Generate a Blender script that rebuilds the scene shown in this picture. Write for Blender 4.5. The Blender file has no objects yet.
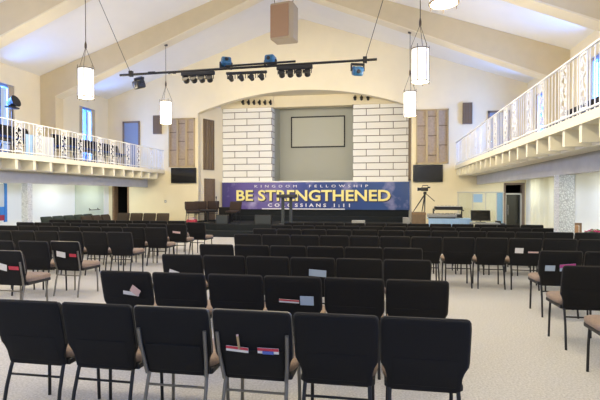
import bpy, bmesh, math, random
from mathutils import Vector, Matrix, Euler
random.seed(7)
PI = math.pi
S = bpy.context.scene
COL = S.collection

# ------------------------------------------------------------------ camera
F, EYE = 473.0, 1.582
YAW = math.atan(83.5 / F)
PITCH = math.atan(5.0 / F * math.cos(YAW))
FW = Vector((-math.sin(YAW) * math.cos(PITCH), math.cos(YAW) * math.cos(PITCH), -math.sin(PITCH)))
RT = Vector((math.cos(YAW), math.sin(YAW), 0))
UP = RT.cross(FW)
cd = bpy.data.cameras.new('camera')
cam = bpy.data.objects.new('camera', cd)
COL.objects.link(cam)
cd.sensor_width = 36
cd.lens = 36 * F / 600
cd.clip_start = 0.05
cam.matrix_world = Matrix(((RT.x, UP.x, -FW.x, 0), (RT.y, UP.y, -FW.y, 0), (RT.z, UP.z, -FW.z, EYE), (0, 0, 0, 1)))
S.camera = cam


def at(px, py, Y):
    d = FW + RT * ((px - 300) / F) + UP * ((200 - py) / F)
    return Vector((0, 0, EYE)) + d * (Y / d.y)


# ------------------------------------------------------------------ materials
MATS = {}


def mat(name, col, rough=0.6, metal=0.0, emit=None, estr=0.0, noise=0.0, nscale=30.0, bump=0.0, bscale=200.0, sheen=0.0, spec=0.5, ndetail=3.0):
    m = bpy.data.materials.new(name)
    m.use_nodes = True
    nt = m.node_tree
    b = nt.nodes['Principled BSDF']
    b.inputs['Base Color'].default_value = (*col, 1)
    b.inputs['Roughness'].default_value = rough
    b.inputs['Metallic'].default_value = metal
    b.inputs['Specular IOR Level'].default_value = spec
    if sheen:
        b.inputs['Sheen Weight'].default_value = sheen
        b.inputs['Sheen Roughness'].default_value = 0.4
    if emit:
        b.inputs['Emission Color'].default_value = (*emit, 1)
        b.inputs['Emission Strength'].default_value = estr
    tc = None
    if noise or bump:
        tc = nt.nodes.new('ShaderNodeTexCoord')
    if noise:
        n = nt.nodes.new('ShaderNodeTexNoise')
        n.inputs['Scale'].default_value = nscale
        n.inputs['Detail'].default_value = ndetail
        nt.links.new(tc.outputs['Object'], n.inputs['Vector'])
        r = nt.nodes.new('ShaderNodeValToRGB')
        r.color_ramp.elements[0].position = 0.3
        r.color_ramp.elements[1].position = 0.7
        r.color_ramp.elements[0].color = (*[c * (1 - noise) for c in col], 1)
        r.color_ramp.elements[1].color = (*[min(1, c * (1 + noise)) for c in col], 1)
        nt.links.new(n.outputs['Fac'], r.inputs['Fac'])
        nt.links.new(r.outputs['Color'], b.inputs['Base Color'])
    if bump:
        n2 = nt.nodes.new('ShaderNodeTexNoise')
        n2.inputs['Scale'].default_value = bscale
        nt.links.new(tc.outputs['Object'], n2.inputs['Vector'])
        bp = nt.nodes.new('ShaderNodeBump')
        bp.inputs['Strength'].default_value = bump
        bp.inputs['Distance'].default_value = 0.01
        nt.links.new(n2.outputs['Fac'], bp.inputs['Height'])
        nt.links.new(bp.outputs['Normal'], b.inputs['Normal'])
    MATS[name] = m
    return m


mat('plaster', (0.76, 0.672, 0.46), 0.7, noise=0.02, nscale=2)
mat('ceiling_paint', (0.79, 0.755, 0.645), 0.75, noise=0.015, nscale=1.5)
mat('beam_paint', (0.62, 0.515, 0.31), 0.65, noise=0.03, nscale=3)
mat('cream_paint', (0.80, 0.74, 0.55), 0.55)
mat('white_paint', (0.84, 0.83, 0.76), 0.5)
mat('aisle_paint', (0.86, 0.87, 0.82), 0.6)
mat('header_gray', (0.50, 0.49, 0.45), 0.7, noise=0.05, nscale=4)
mat('recess_gray', (0.50, 0.51, 0.45), 0.75)
mat('black_fabric', (0.011, 0.0105, 0.011), 0.85, bump=0.25, bscale=420, sheen=0.05, spec=0.25)
mat('tan_fabric', (0.25, 0.185, 0.14), 0.9, noise=0.12, nscale=60, sheen=0.1, spec=0.2)
mat('brown_fabric', (0.036, 0.024, 0.019), 0.9, noise=0.12, nscale=60, sheen=0.1, spec=0.2)
mat('rim_fabric', (0.035, 0.032, 0.027), 0.6, sheen=0.1, spec=0.35)  # lighter than the black backs: catch light along their edges, as colour
mat('black_metal', (0.014, 0.014, 0.015), 0.45, spec=0.4)
mat('bronze_metal', (0.21, 0.195, 0.165), 0.42, metal=0.6)
mat('pocket_fabric', (0.009, 0.009, 0.010), 0.92, bump=0.2, bscale=300, spec=0.2)
mat('navy_fabric', (0.02, 0.025, 0.07), 0.85, sheen=0.1, spec=0.2)
mat('blue_seat', (0.02, 0.05, 0.17), 0.85, spec=0.2)
mat('green_fabric', (0.035, 0.045, 0.035), 0.9, spec=0.2)
mat('olive_fabric', (0.055, 0.041, 0.028), 0.9, noise=0.1, nscale=40, spec=0.2)
mat('white_metal', (0.74, 0.73, 0.69), 0.35, spec=0.5)
mat('paper_white', (0.78, 0.76, 0.74), 0.6)
mat('paper_red', (0.55, 0.04, 0.07), 0.55)
mat('paper_blue', (0.08, 0.14, 0.50), 0.55)
mat('paper_sky', (0.42, 0.52, 0.66), 0.55)
mat('paper_pink', (0.72, 0.50, 0.47), 0.55)
mat('paper_magenta', (0.45, 0.05, 0.28), 0.55)
mat('pencil_wood', (0.45, 0.30, 0.14), 0.6)
mat('screen_black', (0.008, 0.008, 0.009), 0.15, spec=0.5)
mat('stage_carpet', (0.015, 0.018, 0.021), 0.9, noise=0.2, nscale=40, spec=0.2)
mat('stage_gray', (0.03, 0.037, 0.042), 0.8, noise=0.1, nscale=30)
mat('black_plastic', (0.012, 0.012, 0.013), 0.5)
mat('gray_plastic', (0.30, 0.30, 0.29), 0.5)
mat('light_blue_paint', (0.02, 0.11, 0.22), 0.35, noise=0.3, nscale=20)
mat('lens_glass', (0.02, 0.02, 0.025), 0.08)
mat('wood_brown', (0.24, 0.145, 0.075), 0.5, noise=0.2, nscale=14)
mat('wood_taupe', (0.30, 0.225, 0.14), 0.6, noise=0.15, nscale=10)
mat('speaker_brown', (0.36, 0.22, 0.125), 0.8, noise=0.08, nscale=80)
mat('speaker_side', (0.42, 0.33, 0.20), 0.6)
mat('grille_brown', (0.20, 0.15, 0.115), 0.8)
mat('lattice_gold', (0.40, 0.30, 0.145), 0.5)
mat('lattice_cloth', (0.34, 0.265, 0.185), 0.85, noise=0.12, nscale=12)
mat('slat_dark', (0.15, 0.105, 0.06), 0.6)
mat('door_blue', (0.22, 0.27, 0.36), 0.5)
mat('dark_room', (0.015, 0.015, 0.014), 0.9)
mat('door_brown', (0.17, 0.115, 0.065), 0.5, noise=0.15, nscale=10)
mat('curtain_cream', (0.74, 0.71, 0.55), 0.85)
mat('green_panel', (0.60, 0.66, 0.54), 0.6)
mat('cloth_blue', (0.33, 0.50, 0.72), 0.8)
mat('chrome', (0.6, 0.6, 0.6), 0.2, metal=1.0)
mat('bronze_dark', (0.10, 0.075, 0.05), 0.4, metal=0.7)
mat('window_blue', (0.13, 0.24, 0.62), 0.45)  # blue daylight glow on the window frames, put into their colour
mat('window_mauve', (0.42, 0.36, 0.40), 0.5)
mat('drape_tan', (0.45, 0.38, 0.27), 0.85)
mat('petal_pink', (0.55, 0.03, 0.16), 0.6)
mat('leaf_green', (0.04, 0.12, 0.03), 0.6)
mat('tan_leather', (0.42, 0.235, 0.11), 0.6)
mat('poster_white', (0.55, 0.57, 0.58), 0.5)
mat('poster_blue', (0.04, 0.20, 0.55), 0.5)
mat('poster_red', (0.35, 0.03, 0.06), 0.5)
mat('letter_yellow', (0.90, 0.80, 0.30), 0.5)
mat('letter_shadow', (0.02, 0.02, 0.06), 0.6)
mat('letter_white', (0.82, 0.82, 0.88), 0.5)
mat('screen_cloth', (0.56, 0.57, 0.50), 0.7)
mat('brick_joint', (0.05, 0.045, 0.04), 0.9)
mat('lamp_shade', (0.9, 0.88, 0.82), 0.4, emit=(1.0, 0.93, 0.78), estr=2.7)
mat('lamp_panel', (0.9, 0.9, 0.9), 0.4, emit=(0.95, 1.0, 0.97), estr=6.0)


def glass(name, tint, gl=0.12):
    m = bpy.data.materials.new(name)
    m.use_nodes = True
    nt = m.node_tree
    nt.nodes.remove(nt.nodes['Principled BSDF'])
    t = nt.nodes.new('ShaderNodeBsdfTransparent')
    t.inputs['Color'].default_value = (*tint, 1)
    g = nt.nodes.new('ShaderNodeBsdfGlossy')
    g.inputs['Roughness'].default_value = 0.05
    mx = nt.nodes.new('ShaderNodeMixShader')
    mx.inputs['Fac'].default_value = gl
    nt.links.new(t.outputs[0], mx.inputs[1])
    nt.links.new(g.outputs[0], mx.inputs[2])
    nt.links.new(mx.outputs[0], nt.nodes['Material Output'].inputs['Surface'])
    MATS[name] = m


glass('pane_glass', (0.93, 0.96, 1.0), 0.08)
glass('blue_glass', (0.45, 0.68, 0.95), 0.15)
glass('clear_acrylic', (0.93, 0.96, 0.95), 0.10)
glass('dark_glass', (0.16, 0.19, 0.19), 0.10)


def carpet():
    m = mat('carpet', (0.50, 0.43, 0.325), 0.95, spec=0.15)
    nt = m.node_tree
    b = nt.nodes['Principled BSDF']
    tc = nt.nodes.new('ShaderNodeTexCoord')
    n = nt.nodes.new('ShaderNodeTexNoise')
    n.inputs['Scale'].default_value = 55
    n.inputs['Detail'].default_value = 5
    n.inputs['Roughness'].default_value = 0.75
    n2 = nt.nodes.new('ShaderNodeTexNoise')
    n2.inputs['Scale'].default_value = 0.8
    n2.inputs['Detail'].default_value = 3
    nt.links.new(tc.outputs['Object'], n.inputs['Vector'])
    nt.links.new(tc.outputs['Object'], n2.inputs['Vector'])
    r = nt.nodes.new('ShaderNodeValToRGB')
    r.color_ramp.elements[0].position = 0.32
    r.color_ramp.elements[1].position = 0.68
    r.color_ramp.elements[0].color = (0.355, 0.347, 0.334, 1)
    r.color_ramp.elements[1].color = (0.64, 0.63, 0.615, 1)
    nt.links.new(n.outputs['Fac'], r.inputs['Fac'])
    mx = nt.nodes.new('ShaderNodeMix')
    mx.data_type = 'RGBA'
    mx.blend_type = 'MULTIPLY'
    r2 = nt.nodes.new('ShaderNodeValToRGB')
    r2.color_ramp.elements[0].color = (0.92, 0.92, 0.93, 1)
    r2.color_ramp.elements[1].color = (1, 1, 1, 1)
    nt.links.new(n2.outputs['Fac'], r2.inputs['Fac'])
    mx.inputs[0].default_value = 1.0
    nt.links.new(r.outputs['Color'], mx.inputs[6])
    nt.links.new(r2.outputs['Color'], mx.inputs[7])
    nt.links.new(mx.outputs[2], b.inputs['Base Color'])
    bp = nt.nodes.new('ShaderNodeBump')
    bp.inputs['Strength'].default_value = 0.4
    bp.inputs['Distance'].default_value = 0.01
    nt.links.new(n.outputs['Fac'], bp.inputs['Height'])
    nt.links.new(bp.outputs['Normal'], b.inputs['Normal'])


carpet()


def brick_mat():
    m = mat('brick', (0.80, 0.78, 0.70), 0.6)
    nt = m.node_tree
    b = nt.nodes['Principled BSDF']
    tc = nt.nodes.new('ShaderNodeTexCoord')
    mp = nt.nodes.new('ShaderNodeMapping')
    mp.inputs['Rotation'].default_value = (PI / 2, 0, 0)
    br = nt.nodes.new('ShaderNodeTexBrick')
    br.inputs['Scale'].default_value = 1.0
    br.inputs['Brick Width'].default_value = 1.18
    br.inputs['Row Height'].default_value = 0.302
    br.inputs['Mortar Size'].default_value = 0.016
    br.inputs['Mortar Smooth'].default_value = 0.2
    br.inputs['Color1'].default_value = (0.86, 0.85, 0.80, 1)
    br.inputs['Color2'].default_value = (0.83, 0.82, 0.77, 1)
    br.inputs['Mortar'].default_value = (0.16, 0.13, 0.10, 1)
    nt.links.new(tc.outputs['Object'], mp.inputs['Vector'])
    nt.links.new(mp.outputs['Vector'], br.inputs['Vector'])
    nt.links.new(br.outputs['Color'], b.inputs['Base Color'])
    bp = nt.nodes.new('ShaderNodeBump')
    bp.invert = True
    bp.inputs['Distance'].default_value = 0.02
    nt.links.new(br.outputs['Fac'], bp.inputs['Height'])
    nt.links.new(bp.outputs['Normal'], b.inputs['Normal'])


brick_mat()


def banner_mat():
    m = mat('banner_print', (0.1, 0.15, 0.5), 0.45)
    nt = m.node_tree
    b = nt.nodes['Principled BSDF']
    tc = nt.nodes.new('ShaderNodeTexCoord')
    sp = nt.nodes.new('ShaderNodeSeparateXYZ')
    nt.links.new(tc.outputs['Generated'], sp.inputs['Vector'])
    r = nt.nodes.new('ShaderNodeValToRGB')
    e = r.color_ramp.elements
    e[0].position, e[0].color = 0.0, (0.03, 0.022, 0.15, 1)
    e[1].position, e[1].color = 1.0, (0.018, 0.06, 0.22, 1)
    for p, c in ((0.12, (0.10, 0.065, 0.30, 1)), (0.30, (0.15, 0.12, 0.36, 1)), (0.45, (0.014, 0.04, 0.24, 1)), (0.6, (0.004, 0.035, 0.21, 1)), (0.85, (0.008, 0.06, 0.25, 1))):
        x = e.new(p)
        x.color = c
    nt.links.new(sp.outputs['X'], r.inputs['Fac'])
    n = nt.nodes.new('ShaderNodeTexNoise')
    n.inputs['Scale'].default_value = 1.1
    n.inputs['Detail'].default_value = 5
    nt.links.new(tc.outputs['Object'], n.inputs['Vector'])
    rr = nt.nodes.new('ShaderNodeValToRGB')
    rr.color_ramp.elements[0].position = 0.56
    rr.color_ramp.elements[0].color = (0, 0, 0, 1)
    rr.color_ramp.elements[1].position = 0.86
    rr.color_ramp.elements[1].color = (1, 1, 1, 1)
    nt.links.new(n.outputs['Fac'], rr.inputs['Fac'])
    mx = nt.nodes.new('ShaderNodeMix')
    mx.data_type = 'RGBA'
    mx.inputs[7].default_value = (0.55, 0.50, 0.80, 1)
    nt.links.new(rr.outputs['Color'], mx.inputs[0])
    nt.links.new(r.outputs['Color'], mx.inputs[6])
    nt.links.new(mx.outputs[2], b.inputs['Base Color'])


banner_mat()


def screenblock_mat():
    m = mat('block_screen', (0.62, 0.64, 0.63), 0.6)
    nt = m.node_tree
    b = nt.nodes['Principled BSDF']
    tc = nt.nodes.new('ShaderNodeTexCoord')
    v = nt.nodes.new('ShaderNodeTexVoronoi')
    v.inputs['Scale'].default_value = 20
    v.feature = 'DISTANCE_TO_EDGE'
    nt.links.new(tc.outputs['Object'], v.inputs['Vector'])
    r = nt.nodes.new('ShaderNodeValToRGB')
    r.color_ramp.elements[0].position = 0.02
    r.color_ramp.elements[0].color = (0.46, 0.48, 0.49, 1)
    r.color_ramp.elements[1].position = 0.14
    r.color_ramp.elements[1].color = (0.74, 0.77, 0.76, 1)
    nt.links.new(v.outputs['Distance'], r.inputs['Fac'])
    nt.links.new(r.outputs['Color'], b.inputs['Base Color'])
    bp = nt.nodes.new('ShaderNodeBump')
    bp.inputs['Distance'].default_value = 0.03
    nt.links.new(v.outputs['Distance'], bp.inputs['Height'])
    nt.links.new(bp.outputs['Normal'], b.inputs['Normal'])


screenblock_mat()


# ------------------------------------------------------------------ mesh helpers
def BM():
    return bmesh.new()


def box(bm, x0, x1, y0, y1, z0, z1, M=None):
    c = Vector(((x0 + x1) / 2, (y0 + y1) / 2, (z0 + z1) / 2))
    m = Matrix.Translation(c) @ Matrix.Diagonal((abs(x1 - x0), abs(y1 - y0), abs(z1 - z0), 1))
    if M is not None:
        m = M @ m
    bmesh.ops.create_cube(bm, size=1, matrix=m)
    return bm


def rbox(bm, x0, x1, y0, y1, z0, z1, r=0.02, M=None):
    t = BM()
    box(t, x0, x1, y0, y1, z0, z1)
    bmesh.ops.bevel(t, geom=list(t.edges), offset=r, segments=3, profile=0.5, affect='EDGES')
    if M is not None:
        bmesh.ops.transform(t, matrix=M, verts=t.verts)
    me = bpy.data.meshes.new('tmp')
    t.to_mesh(me)
    t.free()
    bm.from_mesh(me)
    bpy.data.meshes.remove(me)
    return bm


def tube(bm, pts, r, n=8, closed=False, rad=None):
    pts = [Vector(p) for p in pts]
    rings = []
    N = len(pts)
    up0 = None
    for i, p in enumerate(pts):
        a = pts[i - 1] if (i or closed) else p
        b = pts[(i + 1) % N] if (i < N - 1 or closed) else p
        t = (b - a).normalized()
        if up0 is None:
            up0 = Vector((0, 0, 1)) if abs(t.z) < 0.9 else Vector((1, 0, 0))
        u = (up0 - t * up0.dot(t))
        if u.length < 1e-4:
            u = t.orthogonal()
        u.normalize()
        up0 = u
        w = t.cross(u)
        rr = rad[i] if rad else r
        rings.append([bm.verts.new(p + (u * math.cos(2 * PI * k / n) + w * math.sin(2 * PI * k / n)) * rr) for k in range(n)])
    for i in range(N if closed else N - 1):
        a, b = rings[i], rings[(i + 1) % N]
        for k in range(n):
            bm.faces.new((a[k], a[(k + 1) % n], b[(k + 1) % n], b[k]))
    if not closed:
        bm.faces.new(rings[0][::-1])
        bm.faces.new(rings[-1])
    return bm


def lathe(bm, prof, n=20, c=(0, 0, 0)):
    c = Vector(c)
    rings = [[bm.verts.new(c + Vector((r * math.cos(2 * PI * k / n), r * math.sin(2 * PI * k / n), z))) for k in range(n)] for r, z in prof]
    for a, b in zip(rings, rings[1:]):
        for k in range(n):
            bm.faces.new((a[k], a[(k + 1) % n], b[(k + 1) % n], b[k]))
    bm.faces.new(rings[0][::-1])
    bm.faces.new(rings[-1])
    return bm


def loft(bm, rings):
    vs = [[bm.verts.new(p) for p in r] for r in rings]
    n = len(vs[0])
    for a, b in zip(vs, vs[1:]):
        for k in range(n):
            bm.faces.new((a[k], a[(k + 1) % n], b[(k + 1) % n], b[k]))
    bm.faces.new(vs[0][::-1])
    bm.faces.new(vs[-1])
    return bm


def sell(hw, hd, n=4.0, k=20):
    out = []
    for i in range(k):
        a = 2 * PI * (i + 0.5) / k
        c, s = math.cos(a), math.sin(a)
        out.append((hw * math.copysign(abs(c) ** (2 / n), c), hd * math.copysign(abs(s) ** (2 / n), s)))
    return out


def prism(bm, poly, y0, y1):
    a = [bm.verts.new((x, y0, z)) for x, z in poly]
    b = [bm.verts.new((x, y1, z)) for x, z in poly]
    n = len(poly)
    bm.faces.new(a)
    bm.faces.new(b[::-1])
    for k in range(n):
        bm.faces.new((a[k], b[k], b[(k + 1) % n], a[(k + 1) % n]))
    return bm


def prism_z(bm, poly, z0, z1):
    a = [bm.verts.new((x, y, z0)) for x, y in poly]
    b = [bm.verts.new((x, y, z1)) for x, y in poly]
    n = len(poly)
    bm.faces.new(a[::-1])
    bm.faces.new(b)
    for k in range(n):
        bm.faces.new((a[k], a[(k + 1) % n], b[(k + 1) % n], b[k]))
    return bm


def obj(name, bm, m, parent=None, smooth=False, loc=None, rot=None):
    bmesh.ops.recalc_face_normals(bm, faces=bm.faces)
    me = bpy.data.meshes.new(name)
    bm.to_mesh(me)
    bm.free()
    me.materials.append(MATS[m])
    if smooth:
        me.polygons.foreach_set('use_smooth', [True] * len(me.polygons))
        try:
            me.set_sharp_from_angle(angle=math.radians(50))
        except Exception:
            pass
    o = bpy.data.objects.new(name, me)
    COL.objects.link(o)
    if parent:
        o.parent = parent
    if loc:
        o.location = loc
    if rot:
        o.rotation_euler = rot
    return o


def tag(o, label, cat, group=None, kind=None):
    if label:
        o['label'] = label
    if cat:
        o['category'] = cat
    if group:
        o['group'] = group
    if kind:
        o['kind'] = kind
    return o


def thing(name, label, cat, loc=(0, 0, 0), rz=0.0, group=None):
    o = bpy.data.objects.new(name, None)
    o.empty_display_size = 0.1
    COL.objects.link(o)
    o.location = loc
    o.rotation_euler = (0, 0, rz)
    return tag(o, label, cat, group)


def struct(name, bm, m, label, cat, parent=None, smooth=False):
    o = obj(name, bm, m, parent, smooth)
    if not parent:
        tag(o, label, cat, None, 'structure')
    return o


def dup(root, loc, rz, label, group=None):
    r = root.copy()
    COL.objects.link(r)
    r.location = loc
    r.rotation_euler = (0, 0, rz)
    r['label'] = label
    if group:
        r['group'] = group
    for ch in list(root.children):
        c = ch.copy()
        COL.objects.link(c)
        c.parent = r
        for g in list(ch.children):
            d = g.copy()
            COL.objects.link(d)
            d.parent = c
    return r


# ------------------------------------------------------------------ the hall
XL, XR, YB, Y0 = -12.35, 5.50, 19.7, -3.2
XC = (XL + XR) / 2
EAVE, SL = 5.93, 0.345
APEX = EAVE + SL * (XR - XC)


def ceil_z(x):
    return APEX - SL * abs(x - XC)


struct('floor', box(BM(), XL - 0.3, XR + 0.3, Y0, 24.2, -0.2, 0), 'carpet', 'beige speckled carpet floor of the hall', 'floor')

# ceiling: two slopes
bm = BM()
poly = [(XL - 0.3, EAVE - SL * 0.3), (XC, APEX), (XR + 0.3, EAVE - SL * 0.3), (XR + 0.3, EAVE + 0.15), (XC, APEX + 0.25), (XL - 0.3, EAVE + 0.15)]
prism(bm, poly, Y0, YB + 0.3)
struct('ceiling', bm, 'ceiling_paint', 'white sloping gable ceiling of the hall', 'ceiling')

# side walls with tall window openings
WINY = [18.2, 13.62, 9.3, 5.0, 0.7]
WZ0, WZ1 = 3.0, 5.28


def side_wall(x0, x1, name, label):
    bm = BM()
    ys = [Y0]
    for y in sorted(WINY):
        ys += [y - 0.55, y + 0.55]
    ys.append(YB + 0.3)
    for i in range(len(ys) - 1):
        if i % 2 == 0:
            box(bm, x0, x1, ys[i], ys[i + 1], 0, EAVE + 0.1)
        else:
            box(bm, x0, x1, ys[i], ys[i + 1], 0, WZ0)
            box(bm, x0, x1, ys[i], ys[i + 1], WZ1, EAVE + 0.1)
    return struct(name, bm, 'plaster', label, 'wall')


side_wall(XL - 0.3, XL, 'wall_left', 'cream plaster side wall behind the left balcony')
side_wall(XR, XR + 0.3, 'wall_right', 'cream plaster side wall behind the right balcony')
# white wainscot boards of the two aisles under the balconies
struct('trim_1', box(BM(), XL, XL + 0.03, 3, YB, 0, 2.26), 'aisle_paint', 'white lower wall surface of the aisle under the left balcony', 'wall panelling')
struct('trim_2', box(BM(), XR - 0.03, XR, 3, YB, 0, 2.26), 'aisle_paint', 'white lower wall surface of the aisle under the right balcony', 'wall panelling')

nwin = 0
for side, xin, sg in (('left', XL, -1), ('right', XR, 1)):
    for y in WINY:
        nwin += 1
        w = thing('window_%d' % nwin, None, None, (xin, y, 0))
        tag(w, '%s blue-framed tall window in the %s wall above the balcony' % ({18.2: 'farthest', 13.62: 'second farthest', 9.3: 'middle', 5.0: 'second nearest', 0.7: 'nearest'}[y], side), 'window', None, 'structure')
        bm = BM()
        a, b = sorted((sg * 0.05, sg * 0.20))
        for (y0, y1, z0, z1) in ((-0.55, -0.47, WZ0, WZ1), (0.47, 0.55, WZ0, WZ1), (-0.47, 0.47, WZ0, WZ0 + 0.08), (-0.47, 0.47, WZ1 - 0.1, WZ1), (-0.47, 0.47, 3.62, 3.69), (-0.03, 0.03, WZ0 + .08, WZ1 - .1)):
            box(bm, a, b, y0, y1, z0, z1)
        obj('window_frame', bm, 'window_blue', w)
        obj('pane', box(BM(), sg * 0.115, sg * 0.125, -0.47, 0.47, WZ0 + 0.08, WZ1 - 0.1), 'pane_glass', w)
        # narrow drapes drawn to each side
        for s2 in (-1, 1):
            if (s2 < 0) and sg < 0:
                pass
            bm = BM()
            n = 12
            ring0, ring1 = [], []
            for k in range(n + 1):
                yy = s2 * (0.54 - 0.24 * k / n)
                xx = -sg * (-0.025 + 0.018 * math.sin(k * 2.4)) 
                ring0.append((xx, yy))
            v0 = [bm.verts.new((x, yy, WZ0 + 0.02)) for x, yy in ring0]
            v1 = [bm.verts.new((x, yy, WZ1 - 0.02)) for x, yy in ring0]
            v2 = [bm.verts.new((x + sg * 0.012, yy, WZ1 - 0.02)) for x, yy in ring0]
            v3 = [bm.verts.new((x + sg * 0.012, yy, WZ0 + 0.02)) for x, yy in ring0]
            for k in range(n):
                for p, q in ((v0, v1), (v1, v2), (v2, v3), (v3, v0)):
                    bm.faces.new((p[k], p[k + 1], q[k + 1], q[k]))
            obj('drape', bm, 'drape_tan', w, True)

# back wall with segmental arch
AX0, AX1, SPR, CRN = -8.02, 1.12, 5.18, 6.02
ac = (AX0 + AX1) / 2
hw = (AX1 - AX0) / 2
Rr = (hw * hw + (CRN - SPR) ** 2) / (2 * (CRN - SPR))


def arch_z(x):
    return CRN - Rr + math.sqrt(Rr * Rr - (x - ac) ** 2)


NA = 40
DL0, DL1, DR0, DR1, DH = -12.06, -11.37, 4.70, 5.36, 2.0
bm = BM()
th = 0.3
y0, y1 = YB, YB + th


def wall_cols(bm, xs, zlo, zhi):
    for i in range(len(xs) - 1):
        a, b = xs[i], xs[i + 1]
        prism(bm, [(a, zlo(a)), (b, zlo(b)), (b, zhi(b)), (a, zhi(a))], y0, y1)


top = lambda x: ceil_z(x) + 0.05
zero = lambda x: 0.0
wall_cols(bm, [XL, DL0], zero, top)
wall_cols(bm, [DL0, DL1], lambda x: DH, top)
wall_cols(bm, [DL1, AX0], zero, top)
xs = [AX0 + (AX1 - AX0) * i / NA for i in range(NA + 1)]
xs.append(XC)
xs.sort()
wall_cols(bm, xs, arch_z, top)
wall_cols(bm, [AX1, DR0], zero, top)
wall_cols(bm, [DR0, DR1], lambda x: DH, top)
wall_cols(bm, [DR1, XR], zero, top)
bmesh.ops.remove_doubles(bm, verts=bm.verts, dist=0.0005)
struct('wall_back', bm, 'plaster', 'cream end wall with a wide arch over the stage', 'wall')

# alcove behind the arch
YA, YR = 21.3, 23.0
LW0, LW1 = Vector((AX0, YB + th)), Vector((-7.45, YA))
bm = BM()
prism_z(bm, [(LW0.x, LW0.y), (LW1.x, LW1.y), (LW1.x - 0.3, LW1.y), (LW0.x - 0.3, LW0.y)], 0, 6.2)
struct('wall_alcove_left', bm, 'plaster', 'angled cream wall on the left side of the stage alcove', 'wall')
bm = BM()
box(bm, AX1, AX1 + 0.3, YB + th, YA, 0, 6.2)
struct('wall_alcove_right', bm, 'plaster', 'cream wall on the right side of the stage alcove', 'wall')
for nm, x0, x1, lb in (('wall_brick_left', -7.45, -5.07, 'left'), ('wall_brick_right', -1.35, 1.14, 'right')):
    bm = box(BM(), 0, x1 - x0, 0, 0.5, 0, 5.62)
    o = struct(nm, bm, 'brick', 'white painted long-block wall on the %s of the stage recess' % lb, 'wall')
    o.location = (x0, YA, 0)
bm = BM()
box(bm, -6.2, -0.4, YR, YR + 0.2, 0, 6.2)
box(bm, -5.25, -5.07, YA + 0.5, YR, 0, 6.2)
box(bm, -1.35, -1.17, YA + 0.5, YR, 0, 6.2)
struct('wall_recess', bm, 'recess_gray', 'grey-green wall of the deep recess behind the stage', 'wall')
struct('ceiling_alcove', box(BM(), AX0 - 0.4, AX1 + 0.4, YB + th, YR + 0.2, 6.12, 6.3), 'plaster', 'cream ceiling of the stage alcove', 'ceiling')
struct('trim_3', box(BM(), -5.07, -1.35, YA, YA + 0.4, 5.62, 6.12), 'plaster', 'cream header over the deep stage recess', 'header')
struct('trim_4', box(BM(), -7.50, -5.0, YA - 0.12, YA + 0.2, 5.62, 6.12), 'plaster', 'cream header over the left white block wall', 'header')
struct('trim_5', box(BM(), -1.4, 1.14, YA - 0.12, YA + 0.2, 5.62, 6.12), 'plaster', 'cream header over the right white block wall', 'header')

# roof frames (column + haunched rafter)
FY = [15.4, 11.1, 6.8, 2.5, -1.8]
FT = 0.42
for i, fy in enumerate(FY):
    bm = BM()
    cw = 0.62

    def low(x):
        return ceil_z(x) - (0.45 + 0.062 * abs(x - XC))
    pts = [(XL, 0), (XL + cw, 0), (XL + cw, low(XL + cw)), (XC, low(XC)), (XR - cw, low(XR - cw)), (XR - cw, 0), (XR, 0), (XR, EAVE + .03), (XC, APEX + .03), (XL, EAVE + .03)]
    # split in convex pieces
    prism(bm, [(XL, 2.3), (XL + cw, 2.3), (XL + cw, ceil_z(XL + cw)), (XL, EAVE)], fy, fy + FT)
    prism(bm, [(XR - cw, 2.3), (XR, 2.3), (XR, EAVE), (XR - cw, ceil_z(XR - cw))], fy, fy + FT)
    prism(bm, [(XL + cw, low(XL + cw)), (XC, low(XC)), (XC, APEX), (XL + cw, ceil_z(XL + cw))], fy, fy + FT)
    prism(bm, [(XC, low(XC)), (XR - cw, low(XR - cw)), (XR - cw, ceil_z(XR - cw)), (XC, APEX)], fy, fy + FT)
    fr_ = struct('trim_%d' % (6 + i), bm, 'beam_paint', '%s cream roof frame spanning the hall from wall to wall' % ('farthest', 'second farthest', 'middle', 'second nearest', 'nearest')[i], 'roof beam')
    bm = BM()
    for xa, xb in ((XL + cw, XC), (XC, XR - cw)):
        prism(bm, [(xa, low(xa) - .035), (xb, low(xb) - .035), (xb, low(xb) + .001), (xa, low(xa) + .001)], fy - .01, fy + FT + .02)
    obj('soffit_board', bm, 'plaster', fr_)  # lighter strip added under the rafters, stands in for their lit underside

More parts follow.
